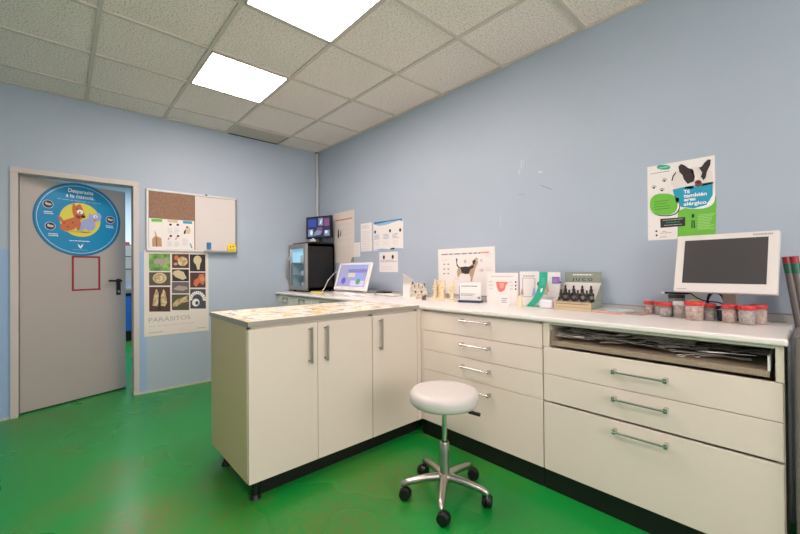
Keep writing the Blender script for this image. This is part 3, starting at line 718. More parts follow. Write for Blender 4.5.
mb = sheet(.2, .31, PAPER); mb.lines(-.08, .08, .10, .14, 2, TEXTL, 1, Y); mb.lines(-.08, .08, -.14, .08, 12, TEXTL, 1, Y, fill=.25)
place(mb, 'text_sheet', 'narrow sheet of grey text left of the blue headed sheet', 'sheet', .935, 1.135, 1.37, 1.68)
w, h = .47, .30; mb = sheet(w, h, PAPER); fz = sq(w, h, [(258, 120), (420, 103), (418, 262), (258, 270)])
P([(258, 120), (420, 103), (418, 122), (400, 112), (370, 122), (330, 134), (290, 138), (262, 130)], LBLUE, 1); P([(262, 118), (415, 104), (414, 112), (345, 116), (300, 124), (264, 128)], PBLUE, 2)
for x, y in ((268, 170), (350, 166), (404, 164)): mb.ell(*fz((x, y)), .016, .018, TEXTD, 2, Y, 12)
for x, y in ((282, 198), (332, 196), (382, 194)):
    a = fz((x, y)); mb.lines(a[0]-.055, a[0]+.04, a[1]-.02, a[1]+.035, 4, PBLUE, 2, Y, fill=.3); mb.lines(a[0]-.055, a[0]+.04, a[1]-.085, a[1]-.035, 4, TEXTL, 2, Y, fill=.25)
P([(262, 266), (300, 258), (350, 262), (352, 256), (416, 258), (417, 265), (300, 268)], LBLUE, 2); P([(350, 258), (372, 254), (372, 264), (352, 264)], TEXTD, 3)
place(mb, 'blue_headed_sheet', 'wide sheet with a blue wavy heading and three little heads', 'sheet', 1.158, 1.635, 1.373, 1.668)
w, h = .29, .205; mb = sheet(w, h, PAPER)
for x in (-.07, .07): mb.ell(x, .05, .018, .022, TEXTD, 2, Y, 12)
mb.lines(-.13, .13, .0, .03, 2, TEXTG, 1, Y, fill=.35); mb.lines(-.12, .10, -.08, -.03, 3, TEXTL, 1, Y, fill=.2)
place(mb, 'small_sheet', 'small white sheet with two dark heads beneath the blue headed one', 'sheet', 1.26, 1.55, 1.145, 1.35)
# canine anatomy poster
w, h = .585, .385; mb = sheet(w, h, PAPER); fz = sq(w, h, [(75, 85), (580, 65), (580, 490), (75, 470)])
a = fz((285, 128)); mb.lines(-.255, .16, a[1]-.003, a[1]+.011, 1, TEXTG, 1, Y, fill=.8, ragged=0); mb.lines(.165, .24, a[1]-.001, a[1]+.013, 1, CORAL, 1, Y, fill=.8, ragged=0)
for x in (130, 168):
    for y in (216, 258, 298): mb.ell(*fz((x, y)), .012, .006, TEXTG, 1, Y, 10)
a = fz((140, 180)); mb.lines(a[0]-.05, a[0]+.04, a[1]-.004, a[1]+.012, 2, TEXTL, 1, Y, fill=.3)
BT = mat('print_beagle_tan', '#b79a7e', .6); BD = mat('print_beagle_dark', '#3a2f30', .6)
P([(255, 250), (300, 238), (350, 240), (385, 215), (384, 190), (400, 178), (420, 160), (436, 170), (432, 210), (412, 250), (400, 290), (388, 330), (380, 368), (366, 365), (368, 330), (355, 300), (300, 296), (276, 300), (262, 328), (250, 322), (246, 280)], BT, 2)
P([(385, 192), (400, 178), (424, 162), (415, 190), (405, 215), (390, 225)], BD, 3); P([(410, 175), (432, 168), (434, 190), (420, 196)], SAND, 4)
P([(274, 242), (320, 236), (355, 238), (384, 226), (402, 228), (390, 250), (366, 262), (350, 300), (318, 302), (290, 290)], BD, 3)
P([(238, 172), (246, 162), (252, 172), (248, 210), (262, 236), (278, 242), (262, 250), (244, 228)], BD, 3)
for x, y in ((462, 184), (318, 196), (466, 268), (318, 190)): mb.ell(*fz((x, y)), .012, .012, TEXTL, 1, Y, 12)
for x0, y0 in ((440, 262), (500, 250), (500, 130), (215, 330), (265, 372)):
    a = fz((x0, y0)); mb.lines(a[0], a[0]+.07, a[1]-.02, a[1]+.01, 3, PINK if y0 == 262 else TEXTL, 1, Y, fill=.25)
place(mb, 'canine_poster', 'poster of a standing beagle-like dog on the wall behind the counter', 'poster', 2.088, 2.673, .962, 1.342, y=-.0275+.0255)

# ------------------------------------------------------------------ on the worktop
Z = ZT+.0008
# glass-door mini fridge
t = thing('mini_fridge', 'small black fridge with a steel framed glass door in the corner', 'fridge', (.235, -.224, Z))
x0, x1, y0, y1, z1 = -.213, .213, -.165, .18, .56
FB = mat('fridge_black', '#0d0d0f', .4); ZF = .022
MB().box(x0, x0+.02, y0, y1, ZF, z1, FB).box(x1-.02, x1, y0, y1, ZF, z1, FB).box(x0, x1, y1-.02, y1, ZF, z1, FB).box(x0, x1, y0, y1, ZF, ZF+.03, FB).box(x0, x1, y0, y1, z1-.03, z1, FB).build('body', t)
mb = MB()
for sx in (-.18, .18):
    for sy in (-.13, .14): mb.cyl((sx, sy, 0), (sx, sy, .022), .014, BLACK)
mb.build('feet', t)
d = MB().box(x0, x0+.045, y0-.03, y0-.001, ZF, z1, SATIN).box(x1-.055, x1, y0-.03, y0-.001, ZF, z1, SATIN).box(x0+.045, x1-.055, y0-.03, y0-.001, ZF, ZF+.05, SATIN).box(x0+.045, x1-.055, y0-.03, y0-.001, z1-.05, z1, SATIN).build('door', t, bevel=.002)
gm = bpy.data.materials.new('fridge_glass'); gm.use_nodes = True; nt = gm.node_tree; nt.nodes.remove(nt.nodes['Principled BSDF'])
N = nt.nodes.new; a_ = N('ShaderNodeBsdfTransparent'); a_.inputs[0].default_value = (.88, .95, .98, 1); g_ = N('ShaderNodeBsdfGlossy'); g_.inputs['Roughness'].default_value = .03
x_ = N('ShaderNodeMixShader'); x_.inputs[0].default_value = .1; nt.links.new(a_.outputs[0], x_.inputs[1]); nt.links.new(g_.outputs[0], x_.inputs[2]); nt.links.new(x_.outputs[0], nt.nodes['Material Output'].inputs[0])
MB().box(x0+.045, x1-.055, y0-.02, y0-.014, ZF+.05, z1-.05, gm).build('glass', d)
MB().tube([(x0+.02, y0-.03, .13), (x0+.018, y0-.06, .16), (x0+.016, y0-.066, .26), (x0+.018, y0-.06, .38), (x0+.02, y0-.03, .41)], .008, SATIN, 10).build('handle', d)
sh = mat('fridge_shelf', '#aebfc6', .4)
for z in (.19, .34): MB().box(x0+.021, x1-.021, y0+.01, y1-.021, z, z+.006, sh).build('shelf', t)
LN = mat('fridge_liner', '#c3d6de', .5)
MB().box(x0+.0205, x1-.0205, y1-.024, y1-.0205, ZF+.031, z1-.031, LN).box(x0+.0202, x0+.0206, y0, y1-.024, ZF+.031, z1-.031, LN).box(x1-.0206, x1-.0202, y0, y1-.024, ZF+.031, z1-.031, LN).box(x0+.021, x1-.021, y0, y1-.024, z1-.0306, z1-.0302, LN).box(x0+.021, x1-.021, y0, y1-.024, ZF+.0302, ZF+.0306, LN).build('liner', t)
l = bpy.data.lights.new('fridge_fill', 'AREA'); l.size = .2; l.energy = .45; l.color = (.8, .95, 1); lo = bpy.data.objects.new('fridge_fill', l); COL.objects.link(lo); lo.location = (.235, -.25, Z+z1-.04)  # added light that brightens the interior behind the glass, not a fridge part
for i, (dx, dz, hh) in enumerate(((.03, .347, .085), (.05, .197, .05), (.06, .0535, .06))):
    o = MB().box(-.035, .035, -.03, .03, 0, hh, WHITE).build('box', bevel=.003, loc=(.225+dx, -.34, Z+dz)); tag(o, ['tallest white box on the top shelf inside the fridge', 'white box on the middle shelf inside the fridge', 'white box at the bottom inside the fridge'][i], 'box')
o = MB().box(-.205, .205, -.17, .16, 0, .02, BLACK).build('flat_box', bevel=.004, loc=(.235, -.2, Z+z1+.001)); tag(o, 'flat black box lying on top of the small fridge', 'box')
# screen on the fridge
t = thing('monitor', 'small black monitor showing dark blue pictures on the fridge', 'monitor', (.285, -.15, Z+z1+.0225), math.radians(20))
SCR = bpy.data.materials.new('small_screen'); SCR.use_nodes = True; nt = SCR.node_tree; b = nt.nodes['Principled BSDF']; N = nt.nodes.new
def screen_mat(name, hx, s=.5):
    m = bpy.data.materials.new(name); m.use_nodes = True; b = m.node_tree.nodes['Principled BSDF']
    b.inputs['Base Color'].default_value = (.01, .01, .012, 1); b.inputs['Roughness'].default_value = .25
    b.inputs['Emission Color'].default_value = lin(hx); b.inputs['Emission Strength'].default_value = s; return m
MB().box(-.195, .195, -.012, .02, .055, .325, BLACKG).build('casing', t, bevel=.004)
mb = MB().box(-.18, .18, -.0135, -.012, .072, .31, screen_mat('scr_dark', '#1d2340', .8)); 
SB, SG, SM, SW = screen_mat('scr_blue', '#2a3a86', .8), screen_mat('scr_grey', '#6d7890', .8), screen_mat('scr_mauve', '#6a3f66', .8), screen_mat('scr_white', '#b9bfd0', .9)
Ys = -.0135
mb.rec(-.16, -.03, .2, .29, SB, 1, Ys).rec(.0, .07, .21, .3, SG, 1, Ys).rec(.085, .165, .20, .29, SM, 1, Ys).rec(-.16, -.08, .085, .17, SG, 1, Ys).rec(.09, .17, .085, .15, SG, 1, Ys).rec(-.02, .06, .12, .19, SM, 1, Ys)
mb.poly([(.02, .225), (.045, .235), (.055, .285), (.035, .275)], SW, 2, Ys).ell(-.11, .13, .02, .03, SW, 2, Ys).ell(.12, .13, .02, .018, SW, 2, Ys).poly([(-.07, .09), (.03, .1), (.05, .14), (-.02, .16), (-.06, .13)], SG, 2, Ys)
mb.build('screen', t)
MB().cyl((0, .03, .012), (0, .03, .1), .016, BLACK).lathe([(.075, 0), (.08, .006), (.02, .014)], BLACK, c=(0, .03, 0), n=24).obox((0, .03, .09), (0, .015, .15), .05, .02, BLACK, up=(0, 1, 0)).build('stand', t)
mb = MB()
for (x, y, z, r_, s_) in ((0, 0, .02, .03, (1.6, .7, .7)), (.03, -.005, .03, .022, (1.3, .7, .9)), (-.03, 0, .018, .02, (1.5, .8, .8)), (.055, 0, .016, .02, (1.2, .8, .7))): mb.ball((x, y, z), r_, WHITE, sc=s_)
o = mb.build('crumpled_tissue', loc=(.32, -.265, Z+z1+.0218)); tag(o, 'crumpled white tissue in front of the monitor on the fridge', 'tissue')

# all-in-one tilted screen
t = thing('touchscreen_computer', 'white framed tilted computer showing a lilac desktop', 'computer', (1.112, -.25, Z))
ti = math.radians(16.5); e = bpy.data.objects.new('screen_unit', None)
rx = -ti
def tilt(o, z): o.location = (0, 0, z); o.rotation_euler = (-ti, 0, 0); return o
c0 = 1.104-Z
bz = MB().box(-.286, .286, 0, .024, -.1475, .1475, WHITE).build('casing', t, bevel=.007, seg=3); tilt(bz, c0)
mb = MB().box(-.248, .248, -.0015, 0, -.108, .125, screen_mat('desk_lilac', '#8a86a8', .9))
mb.rec(-.24, -.09, .02, .12, screen_mat('desk_grey', '#8b86a0', .9), 1, Ys+.012).rec(-.08, .245, .085, .12, screen_mat('desk_blue', '#848cb8', .9), 1, Ys+.012).rec(-.08, .245, .04, .075, screen_mat('desk_violet', '#716a96', .9), 1, Ys+.012)
mb.rec(-.07, .06, -.01, .035, screen_mat('desk_sand', '#b5a99c', .9), 2, Ys+.012).rec(.05, .20, -.04, .035, screen_mat('desk_sky', '#8389c0', .9), 1, Ys+.012)
mb.rec(0, .235, -.1, -.045, screen_mat('desk_pale', '#b4a9c8', .9), 1, Ys+.012).ell(.13, -.055, .038, .03, screen_mat('desk_green', '#4a8a55', .9), 3, Ys+.012).ell(-.13, -.05, .04, .035, screen_mat('desk_deep', '#504f98', .9), 3, Ys+.012)
o = mb.build('screen', t); tilt(o, c0)
MB().box(-.20, .20, .03, .15, 0, .016, WHITE).obox((0, .12, .012), (0, .05, .20), .14, .02, WHITE, up=(0, 1, 0)).box(-.285, .285, -.045, .06, 0, .022, WHITE).build('stand', t, bevel=.004)
o = MB().add([(-.055, -.03, 0), (.055, -.03, 0), (.055, .03, 0), (-.055, .03, 0), (-.04, -.018, .026), (.03, -.02, .03), (.03, .02, .03), (-.04, .018, .026)], [(3,2,1,0),(4,5,6,7),(0,1,5,4),(1,2,6,5),(2,3,7,6),(3,0,4,7)], WHITE, True).build('computer_mouse', bevel=.008, seg=3, loc=(1.24, -.37, Z)); tag(o, 'white computer mouse on the counter before the tilted screen', 'mouse')
o = MB().tube([(.90, -.2, 1.17), (.84, -.2, 1.175), (.72, -.22, 1.13), (.61, -.23, 1.05), (.56, -.24, .97), (.56, -.28, Z+.008), (.60, -.31, Z+.005), (.68, -.31, Z+.005)], .0045, WHITE, 8).build('cable'); tag(o, 'white cable looping from the tilted computer towards the fridge', 'cable')
o = MB().box(-.07, .07, -.04, .04, 0, .018, mat('yellow_card', '#d6c46a', .6)).build('notepad', loc=(.62, -.37, Z), rot=(0, 0, .2), bevel=.002); tag(o, 'small yellow pad lying between fridge and tilted screen', 'pad')
o = MB().box(-.07, .07, -.05, .05, 0, .022, WHITE).box(-.07, .07, -.05, .05, .022, .034, BLACK).build('small_box', loc=(1.43, -.085, Z), bevel=.003); tag(o, 'little white box with black top just right of the tilted screen', 'box')
o = MB().box(-.09, .09, -.045, .045, .004, .022, WHITE).box(-.06, .06, -.035, .035, 0, .004, BLACK).build('router', loc=(1.57, -.11, Z), bevel=.004); tag(o, 'flat white router lying on the counter near the wall', 'router')

# kitten card and white packet
w = .16; mb = MB()
mb.box(-.11, -.02, -.012, .012, 0, .13, WHITE).poly([(-.11, .13), (-.02, .13), (-.02, .165), (-.112, .215)], PAPER, 0, -.006)
mb.add([(-.11, .006, .12), (-.02, .006, .12), (-.02, .006, .165), (-.112, .006, .215), (-.11, -.006, .12), (-.02, -.006, .12), (-.02, -.006, .165), (-.112, -.006, .215)], [(3,2,1,0),(4,5,6,7),(2,3,7,6),(1,2,6,5),(3,0,4,7)], PAPER)
o = mb.build('paper_packet', loc=(1.95, -.165, Z), rot=(0, 0, .3)); tag(o, 'white paper packet with a peaked corner left of the kitten card', 'packet')
mb = MB(); KT = mat('print_tabby', '#b3a594', .6, var=(45, '#e0d8cc', .9)); KD = mat('print_tabby_dark', '#5c544e', .6)
pts = [(-.075, 0), (.07, 0), (.085, .04), (.075, .09), (.062, .15), (.04, .125), (0, .14), (-.03, .13), (-.055, .165), (-.07, .12), (-.085, .06)]
mb.add([(x, -.003, z) for x, z in pts]+[(x, .003, z) for x, z in pts], [tuple(range(11)), tuple(reversed(range(11, 22)))]+[(i, (i+1) % 11, 11+(i+1) % 11, 11+i) for i in range(11)], KT)
mb.poly([(-.055, .158), (-.066, .122), (-.036, .13)], KD, 1, -.003).poly([(.06, .145), (.044, .126), (.07, .1)], KD, 1, -.003).ell(-.028, .062, .010, .011, KD, 1, -.003, 14).ell(.03, .062, .010, .011, KD, 1, -.003, 14).ell(0, .035, .008, .006, CORAL, 1, -.003, 12)
mb.poly([(-.08, .01), (-.02, .02), (-.03, .0), (-.07, .0)], WHITE, 1, -.003).poly([(.04, .0), (.07, .0), (.08, .04), (.055, .035)], KD, 1, -.003)
mb.poly([(-.04, .12), (-.03, .12), (-.028, .09), (-.036, .09)], KD, 2, -.003).poly([(0, .13), (.01, .13), (.006, .095), (.001, .095)], KD, 2, -.003).poly([(.035, .118), (.044, .115), (.036, .09), (.03, .09)], KD, 2, -.003)
mb.box(-.05, .05, .003, .05, 0, .003, PAPER)
o = mb.build('kitten_card', loc=(2.035, -.20, Z), rot=(.0, 0, .35)); tag(o, 'standing cut-out card of a tabby kitten on the counter', 'card')
o = MB().lathe([(.001, 0), (.016, 0), (.019, .012), (.014, .03), (.001, .036)], KD, n=14, cap=False).build('stone', loc=(2.135, -.235, Z)); tag(o, 'little dark grey knob beside the kitten card', 'ornament')
# bone models on a pale base
BONE = mat('bone_plastic', '#e4d6ae', .4); BONE2 = mat('bone_plastic_pale', '#ead9c6', .4)
o = MB().box(-.165, .165, -.06, .06, 0, .012, mat('pale_board', '#e3d8cb', .5)).build('display_base', loc=(2.275, -.15, Z), bevel=.003); tag(o, 'long pale base board under the cream joint models', 'base')
def bone_model(kind):
    t = MB()
    t.lathe([(.004, 0), (.03, 0), (.034, .008), (.014, .014), (.012, .03)], BONE, n=18)
    t.tube([(0, 0, .025), (.003, 0, .05), (0, 0, .07)], [.017, .012, .018], BONE, 12)
    t.ball((-.011, 0, .077), .014, BONE, sc=(1, 1.1, .8)).ball((.012, 0, .077), .014, BONE, sc=(1, 1.1, .8))
    t.ball((-.011, 0, .095), .013, BONE, sc=(1, 1.1, .8)).ball((.012, 0, .096), .013, BONE, sc=(1, 1.1, .8))
    if kind == 0: t.tube([(0, 0, .1), (.002, 0, .125), (0, .0, .16)], [.017, .010, .006], BONE, 12)
    else:
        t.tube([(0, 0, .1), (.006, 0, .125), (.012, 0, .15)], [.016, .012, .010], BONE, 12).tube([(-.012, 0, .03), (-.022, .004, .06), (-.014, 0, .075)], [.006, .004, .006], BONE, 8)
    return t
for i, (x, y, k, lb) in enumerate(((2.175, -.14, 0, 'cream bone joint model, leftmost of the three on the pale base'), (2.275, -.165, 1, 'cream bone joint model in the middle of the pale base'), (2.37, -.155, 1, 'cream bone joint model, rightmost of the three on the pale base'))):
    o = bone_model(k).build('bone_model', loc=(x, y, Z+.0125), rot=(0, 0, .4*i)); tag(o, lb, 'model', 'bone joint models')
o = MB().box(-.045, .045, -.002, .002, 0, .15, BONE2).lines(-.03, .03, .03, .12, 5, PINK, 1, -.002).box(-.04, .04, .002, .04, 0, .003, BONE2).build('pink_card', loc=(2.215, -.115, Z+.0125), rot=(.0, 0, .2)); tag(o, 'thin pinkish card between the bone models', 'card')
# leaflet box with dark base
t = thing('leaflet_holder', 'white leaflet stand with navy foot before the dog poster', 'leaflet stand', (2.54, -.14, Z), .3)
mb = MB().box(-.085, .085, -.003, .004, .012, .15, WHITE); mb.lines(-.075, .05, .05, .07, 2, TEXTG, 1, -.003); mb.lines(-.07, .06, .12, .132, 1, TEXTD, 1, -.003, ragged=0); mb.ell(.07, .035, .012, .009, TEXTG, 1, -.003, 12); mb.box(-.088, -.084, -.006, .004, .012, .125, TEXTG)
mb.build('panel', t); MB().box(-.08, .09, -.055, .035, 0, .014, NAVY).build('foot', t)
# red organ card
def std_card(name, label, x, w, h, y=-.08, rz=.25, m=PAPER, art=None):
    t = thing(name, label, 'card', (x, y, Z), rz)
    mb = MB().box(-w/2, w/2, -.002, .002, 0, h, m); art(mb); mb.build('panel', t)
    MB().add([(-w/4, .002, h*.6), (w/4, .002, h*.6), (w/4, .04, 0), (-w/4, .04, 0), (-w/4, .002, h*.6-.004), (w/4, .002, h*.6-.004), (w/4, .036, 0), (-w/4, .036, 0)], [(0,1,2,3),(7,6,5,4),(0,3,7,4),(1,5,6,2)], m).build('easel_back', t)
    return t
yy = -.002
def art1(mb):
    mb.lines(-.09, .09, .195, .205, 1, TEXTL, 1, yy, ragged=0, fill=.8)
    mb.poly([(-.05, .16), (.05, .158), (.03, .135), (.02, .10), (-.005, .085), (-.03, .09), (-.04, .12)], CORAL, 1, yy).poly([(-.02, .15), (.015, .15), (.01, .115), (-.015, .115)], PINK, 2, yy)
    for z in (.16, .135, .11): mb.lines(-.105, -.07, z-.006, z+.008, 2, TEXTG, 1, yy, fill=.3); mb.lines(.06, .09, z-.006, z+.008, 2, TEXTG, 1, yy, fill=.3); mb.ell(.105, z, .006, .007, TEXTD, 1, yy, 10)
std_card('organ_card', 'white card with a coral red organ drawing left of the ribbon', 2.79, .25, .225, -.09, .1, PAPER, art1)
def art2(mb):
    mb.lines(-.04, .04, .20, .215, 1, TEXTG, 1, yy, ragged=0)
    for a_ in (((-.045, .06), (-.041, .19)), ((.041, .06), (.045, .19)), ((-.045, .187), (.045, .19)), ((-.045, .06), (.045, .063))): mb.rec(a_[0][0], a_[1][0], a_[0][1], a_[1][1], TEXTG, 1, yy)
    mb.poly([(-.06, .07), (-.05, .12), (-.035, .08)], TAN, 2, yy).poly([(.02, .07), (.035, .13), (.05, .09), (.045, .065)], LAV, 2, yy).ell(.055, .15, .008, .01, CORAL, 2, yy, 10)
std_card('framed_print_card', 'upright white card with a thin grey framed drawing', 2.995, .13, .235, -.08, .1, PAPER, art2)
mb = MB().lathe([(.018, 0), (.020, .02), (.012, .045), (.010, .06), (.006, .075)], BONE, n=16)
o = mb.build('bone_piece', loc=(2.985, -.18, Z)); tag(o, 'small pale yellow cone standing before the framed drawing card', 'ornament')
o = MB().box(-.03, .03, -.002, .002, 0, .075, PAPER).lines(-.022, .022, .02, .06, 3, TEXTG, 1, -.002).box(-.02, .02, .002, .03, 0, .003, PAPER).build('small_card', loc=(2.88, -.2, Z), rot=(0, 0, .2)); tag(o, 'tiny white card standing in front of the organ card', 'card')
# teal folded strip
pth = [(-.075, 0), (-.035, .04), (-.005, .085), (.012, .13), (.022, .18), (.024, .232)]
vs = []; wd = .055
for x, z in pth: vs += [(x-wd/2, -.0015, z), (x+wd/2, -.0015, z), (x+wd/2, .0015, z), (x-wd/2, .0015, z)]
fs = [(3,2,1,0), tuple(len(vs)-4+i for i in range(4))]
for i in range(len(pth)-1):
    for j in range(4): a_ = i*4+j; b_ = i*4+(j+1) % 4; fs.append((a_, b_, b_+4, a_+4))
mb = MB().add(vs, fs, TEAL); mb.poly([(.0, .1), (.012, .1), (.02, .125), (.008, .125)], WH, 1, -.0015).lines(.01, .04, .15, .2, 4, mat('teal_pale', '#5cc4a8', .5), 1, -.0015)
mb.box(-.06, -.01, -.001, .05, 0, .003, TEAL)
o = mb.build('teal_strip', loc=(3.105, -.135, Z)); tag(o, 'curved teal strip leaflet standing among the white cards', 'leaflet')
def art3(mb):
    mb.rec(.03, .08, .155, .20, PURP, 2, yy).lines(.035, .075, .165, .192, 3, LAV, 3, yy).ell(.085, .165, .006, .006, TEXTD, 3, yy, 8).ell(-.06, .15, .012, .016, TEXTD, 1, yy, 10)
    mb.poly([(-.04, .09), (-.02, .16), (0, .17), (.01, .1)], PINK, 1, yy).poly([(-.03, .08), (-.01, .13), (.0, .08)], SAND, 2, yy); mb.lines(-.07, .08, .02, .075, 4, TEXTL, 1, yy, fill=.3)
std_card('purple_square_card', 'cream card with a small purple square beside the bottle stand', 3.13, .165, .23, -.08, .05, PAPER, art3)
o = MB().box(-.04, .045, -.02, .02, 0, .055, mat('soft_white', '#dcd8e2', .6)).build('folded_leaflets', loc=(3.16, -.165, Z), bevel=.014, seg=4, rot=(0, 0, .3)); tag(o, 'soft white bundle before the purple square card', 'bundle')

# display box with black dropper bottles
t = thing('bottle_display', 'cardboard counter display with grey green header and sides', 'display', (3.335, -.115, Z), -.03)
CARD = mat('display_card', '#c8b594', .6); SAGE = mat('display_sage', '#8b9486', .6)
MB().box(-.112, .112, .078, .082, 0, .165, PAPER).box(-.112, .112, .0775, .0825, .165, .232, SAGE).text('J U C O', .0, .183, .024, TEXTD, 1, .0775, width=.125, bold=.02).lines(-.06, .06, .21, .22, 1, WH, 1, .0775, ragged=0, fill=.8).build('header', t)
for x in (-.114, .112):
    mb = MB(); pts = [(-.07, 0), (.082, 0), (.082, .165), (.06, .15), (-.02, .06), (-.07, .05)]
    mb.add([(x, y, z) for y, z in pts]+[(x+.003, y, z) for y, z in pts], [tuple(reversed(range(6))), tuple(range(6, 12))]+[(i, (i+1) % 6, 6+(i+1) % 6, 6+i) for i in range(6)], SAGE if x > 0 else CARD)
    mb.build('side_panel', t)
mb = MB().box(-.111, .111, -.073, -.069, 0, .05, CARD).box(-.111, .111, -.0735, -.05, .047, .05, CARD).box(-.1, .1, -.0742, -.0735, .038, .041, BRN).box(-.105, .105, -.0742, -.0735, .018, .021, mat('card_fold', '#a58f6c', .6))
mb.box(-.111, .111, -.069, .077, .0, .004, CARD).box(-.111, .111, -.02, -.017, .004, .04, CARD).box(-.111, .111, -.069, -.02, .02, .024, CARD).box(-.111, .111, -.017, .0775, .045, .049, CARD)
mb.build('tray', t)
BB = mat('bottle_black', '#151114', .25); BL = mat('bottle_label', '#8e857c', .5, var=(60, '#3a3236', .9))
def bottle(label):
    t = thing('dropper_bottle', label, 'bottle', (0, 0, 0), 0, 'black dropper bottles in the counter display')
    MB().lathe([(.001, 0), (.0155, 0), (.017, .003), (.017, .045), (.013, .054), (.008, .058), (.008, .062)], BB, n=20, cap=False).lathe([(.0173, .012), (.0173, .036)], BL, n=20, cap=False).build('body', t)
    MB().lathe([(.010, .060), (.010, .076), (.006, .078), (.006, .094), (.004, .099), (.0005, .100)], BLACK, n=16, cap=False).build('dropper_cap', t)
    return t
proto = bottle('black dropper bottle in the front row of the display'); first = True
wr = Matrix.Rotation(-.03, 4, 'Z')
for row, (y, z, lb) in enumerate(((-.045, .0245, 'black dropper bottle in the front row of the display'), (.015, .0495, 'black dropper bottle in the raised back row of the display'))):
    for i in range(4):
        p = wr @ Vector((-.08+.0525*i, y, 0)); loc = (3.335+p.x, -.115+p.y, Z+z)
        if first: proto.location = loc; first = False
        else: copy_tree(proto, lb, loc)
# leaflets lying down
for i, (x, y, rz, m, lb, w_, d_) in enumerate(((3.53, -.14, -.25, 'pinkish leaflet lying under the others beside the bottle display', '#cfa99b', .17, .13), (3.545, -.11, -.5, 'pale blue leaflet lying on top beside the bottle display', '#b9cdd6', .16, .11), (3.62, -.12, -.1, 'brownish leaflet end nearest the sample jars', '#a89488', .08, .12))):
    z = Z+(.0, .006, .0)[i]+(.012 if i == 1 else 0)
    mb = MB().box(-w_/2, w_/2, -d_/2, d_/2, 0, .012 if i == 0 else .006, mat('leaflet_%d' % i, lb, .5)); zt = .012 if i == 0 else .006
    o = mb.build('leaflet', loc=(x if i != 2 else 3.665, y, Z+(0 if i != 1 else .0125)), rot=(0, 0, rz), bevel=.001); tag(o, m, 'leaflet', 'leaflets beside the bottle display')

# ------------------------------------------------------------------ sample jars
def clear(name, col, f):
    m = bpy.data.materials.new(name); m.use_nodes = True; nt = m.node_tree; b = nt.nodes['Principled BSDF']; N = nt.nodes.new
    b.inputs['Base Color'].default_value = lin(col); b.inputs['Roughness'].default_value = .2
    a = N('ShaderNodeBsdfTransparent'); x = N('ShaderNodeMixShader'); x.inputs[0].default_value = f
    nt.links.new(a.outputs[0], x.inputs[1]); nt.links.new(b.outputs[0], x.inputs[2]); nt.links.new(x.outputs[0], nt.nodes['Material Output'].inputs[0]); return m
CLR = clear('clear_plastic', '#e0dad6', .28)
LIDR = mat('lid_red', '#c93f40', .35); LIDW = mat('lid_white', '#d8d6d6', .4); LIDY = mat('lid_yellow', '#e0bd2e', .35)
JUNK = [mat('jar_fill_beige', '#cfae9c', .7, var=(60, '#7d5a4a', .9)), mat('jar_fill_grey', '#a9a29a', .6, var=(60, '#6b5f58', .9)), mat('jar_fill_brown', '#8d5f50', .7, var=(60, '#d6c3b4', .9))]
def jar(label, x, y, r_, h, lid, fill, fh, body=CLR):
    t = thing('sample_jar', label, 'jar', (x, y, Z), random.uniform(0, 3), 'sample jars')
    MB().lathe([(.001, 0), (r_*.88, 0), (r_*.9, .002), (r_*.97, h-.016), (r_*.95, h-.012)], body, n=28, cap=False).build('pot', t)
    MB().lathe([(.001, .002), (r_*.84, .002), (r_*.89, h*fh), (r_*.5, h*fh+.004), (.001, h*fh)], fill, n=20, cap=False).build('contents', t)
    mb = MB().lathe([(r_*.94, h-.0195), (r_, h-.0185), (r_, h-.002), (r_*.95, h), (.001, h)], lid, n=28, cap=False)
    for k in range(24):
        a = 2*PI*k/24; mb.obox((r_*math.cos(a), r_*math.sin(a), h-.0175), (r_*math.cos(a), r_*math.sin(a), h-.003), .0015, .0015, lid)
    mb.build('lid', t)
jar('red lidded sample jar at the far left end of the row', 3.702, -.06, .025, .072, LIDR, JUNK[2], .55)
jar('red lidded jar standing between the leftmost jar and the grey tub', 3.755, -.062, .028, .07, LIDR, JUNK[1], .6)
jar('red lidded jar touching the white lidded one on its left', 3.797, -.128, .031, .073, LIDR, JUNK[1], .6)
jar('white lidded clear jar of grey bits', 3.861, -.135, .0345, .082, LIDW, JUNK[1], .8)
jar('yellow lidded jar behind the others', 3.902, -.062, .032, .088, LIDY, JUNK[0], .6)
jar('widest red lidded jar full of beige bits', 3.925, -.195, .039, .090, LIDR, JUNK[0], .85)
jar('small narrow red lidded jar in front of the black cables', 3.975, -.145, .0255, .080, LIDR, JUNK[1], .5)
jar('red lidded jar in front of the monitor stand', 4.054, -.19, .0295, .084, LIDR, JUNK[0], .65)
jar('red lidded jar just right of the one at the monitor stand', 4.115, -.213, .031, .084, LIDR, JUNK[1], .7)
jar('red lidded sample jar at the far right end of the row', 4.148, -.145, .030, .086, LIDR, JUNK[0], .7)
t = thing('black_pot', 'small dark blue black pot between red lidded jars', 'pot', (4.022, -.142, Z))
MB().lathe([(.001, 0), (.018, 0), (.02, .03), (.001, .03)], NAVY, n=18, cap=False).build('pot', t); MB().lathe([(.0205, .0301), (.0205, .05), (.001, .051)], BLACK, n=18, cap=False).build('lid', t)
t = thing('grey_tub', 'grey round tub with a black lid behind the jars', 'tub', (3.828, -.062, Z))
MB().lathe([(.001, 0), (.033, 0), (.035, .095), (.001, .095)], mat('tub_grey', '#77716f', .4), n=26, cap=False).build('pot', t); MB().lathe([(.036, .0951), (.036, .112), (.001, .113)], BLACK, n=26, cap=False).build('lid', t)
o = MB().cyl((-.065, 0, 0), (.05, 0, 0), .0055, BLACKG, n=10).cyl((-.065, 0, 0), (-.05, 0, 0), .0062, WHITE, n=10).cyl((.05, 0, 0), (.065, 0, 0), .0055, BLACKG, r1=.001, n=10).build('marker_pen', loc=(3.825, -.055, Z+.1195), rot=(0, 0, .05)); tag(o, 'black marker pen lying on the lid of the grey tub', 'pen')

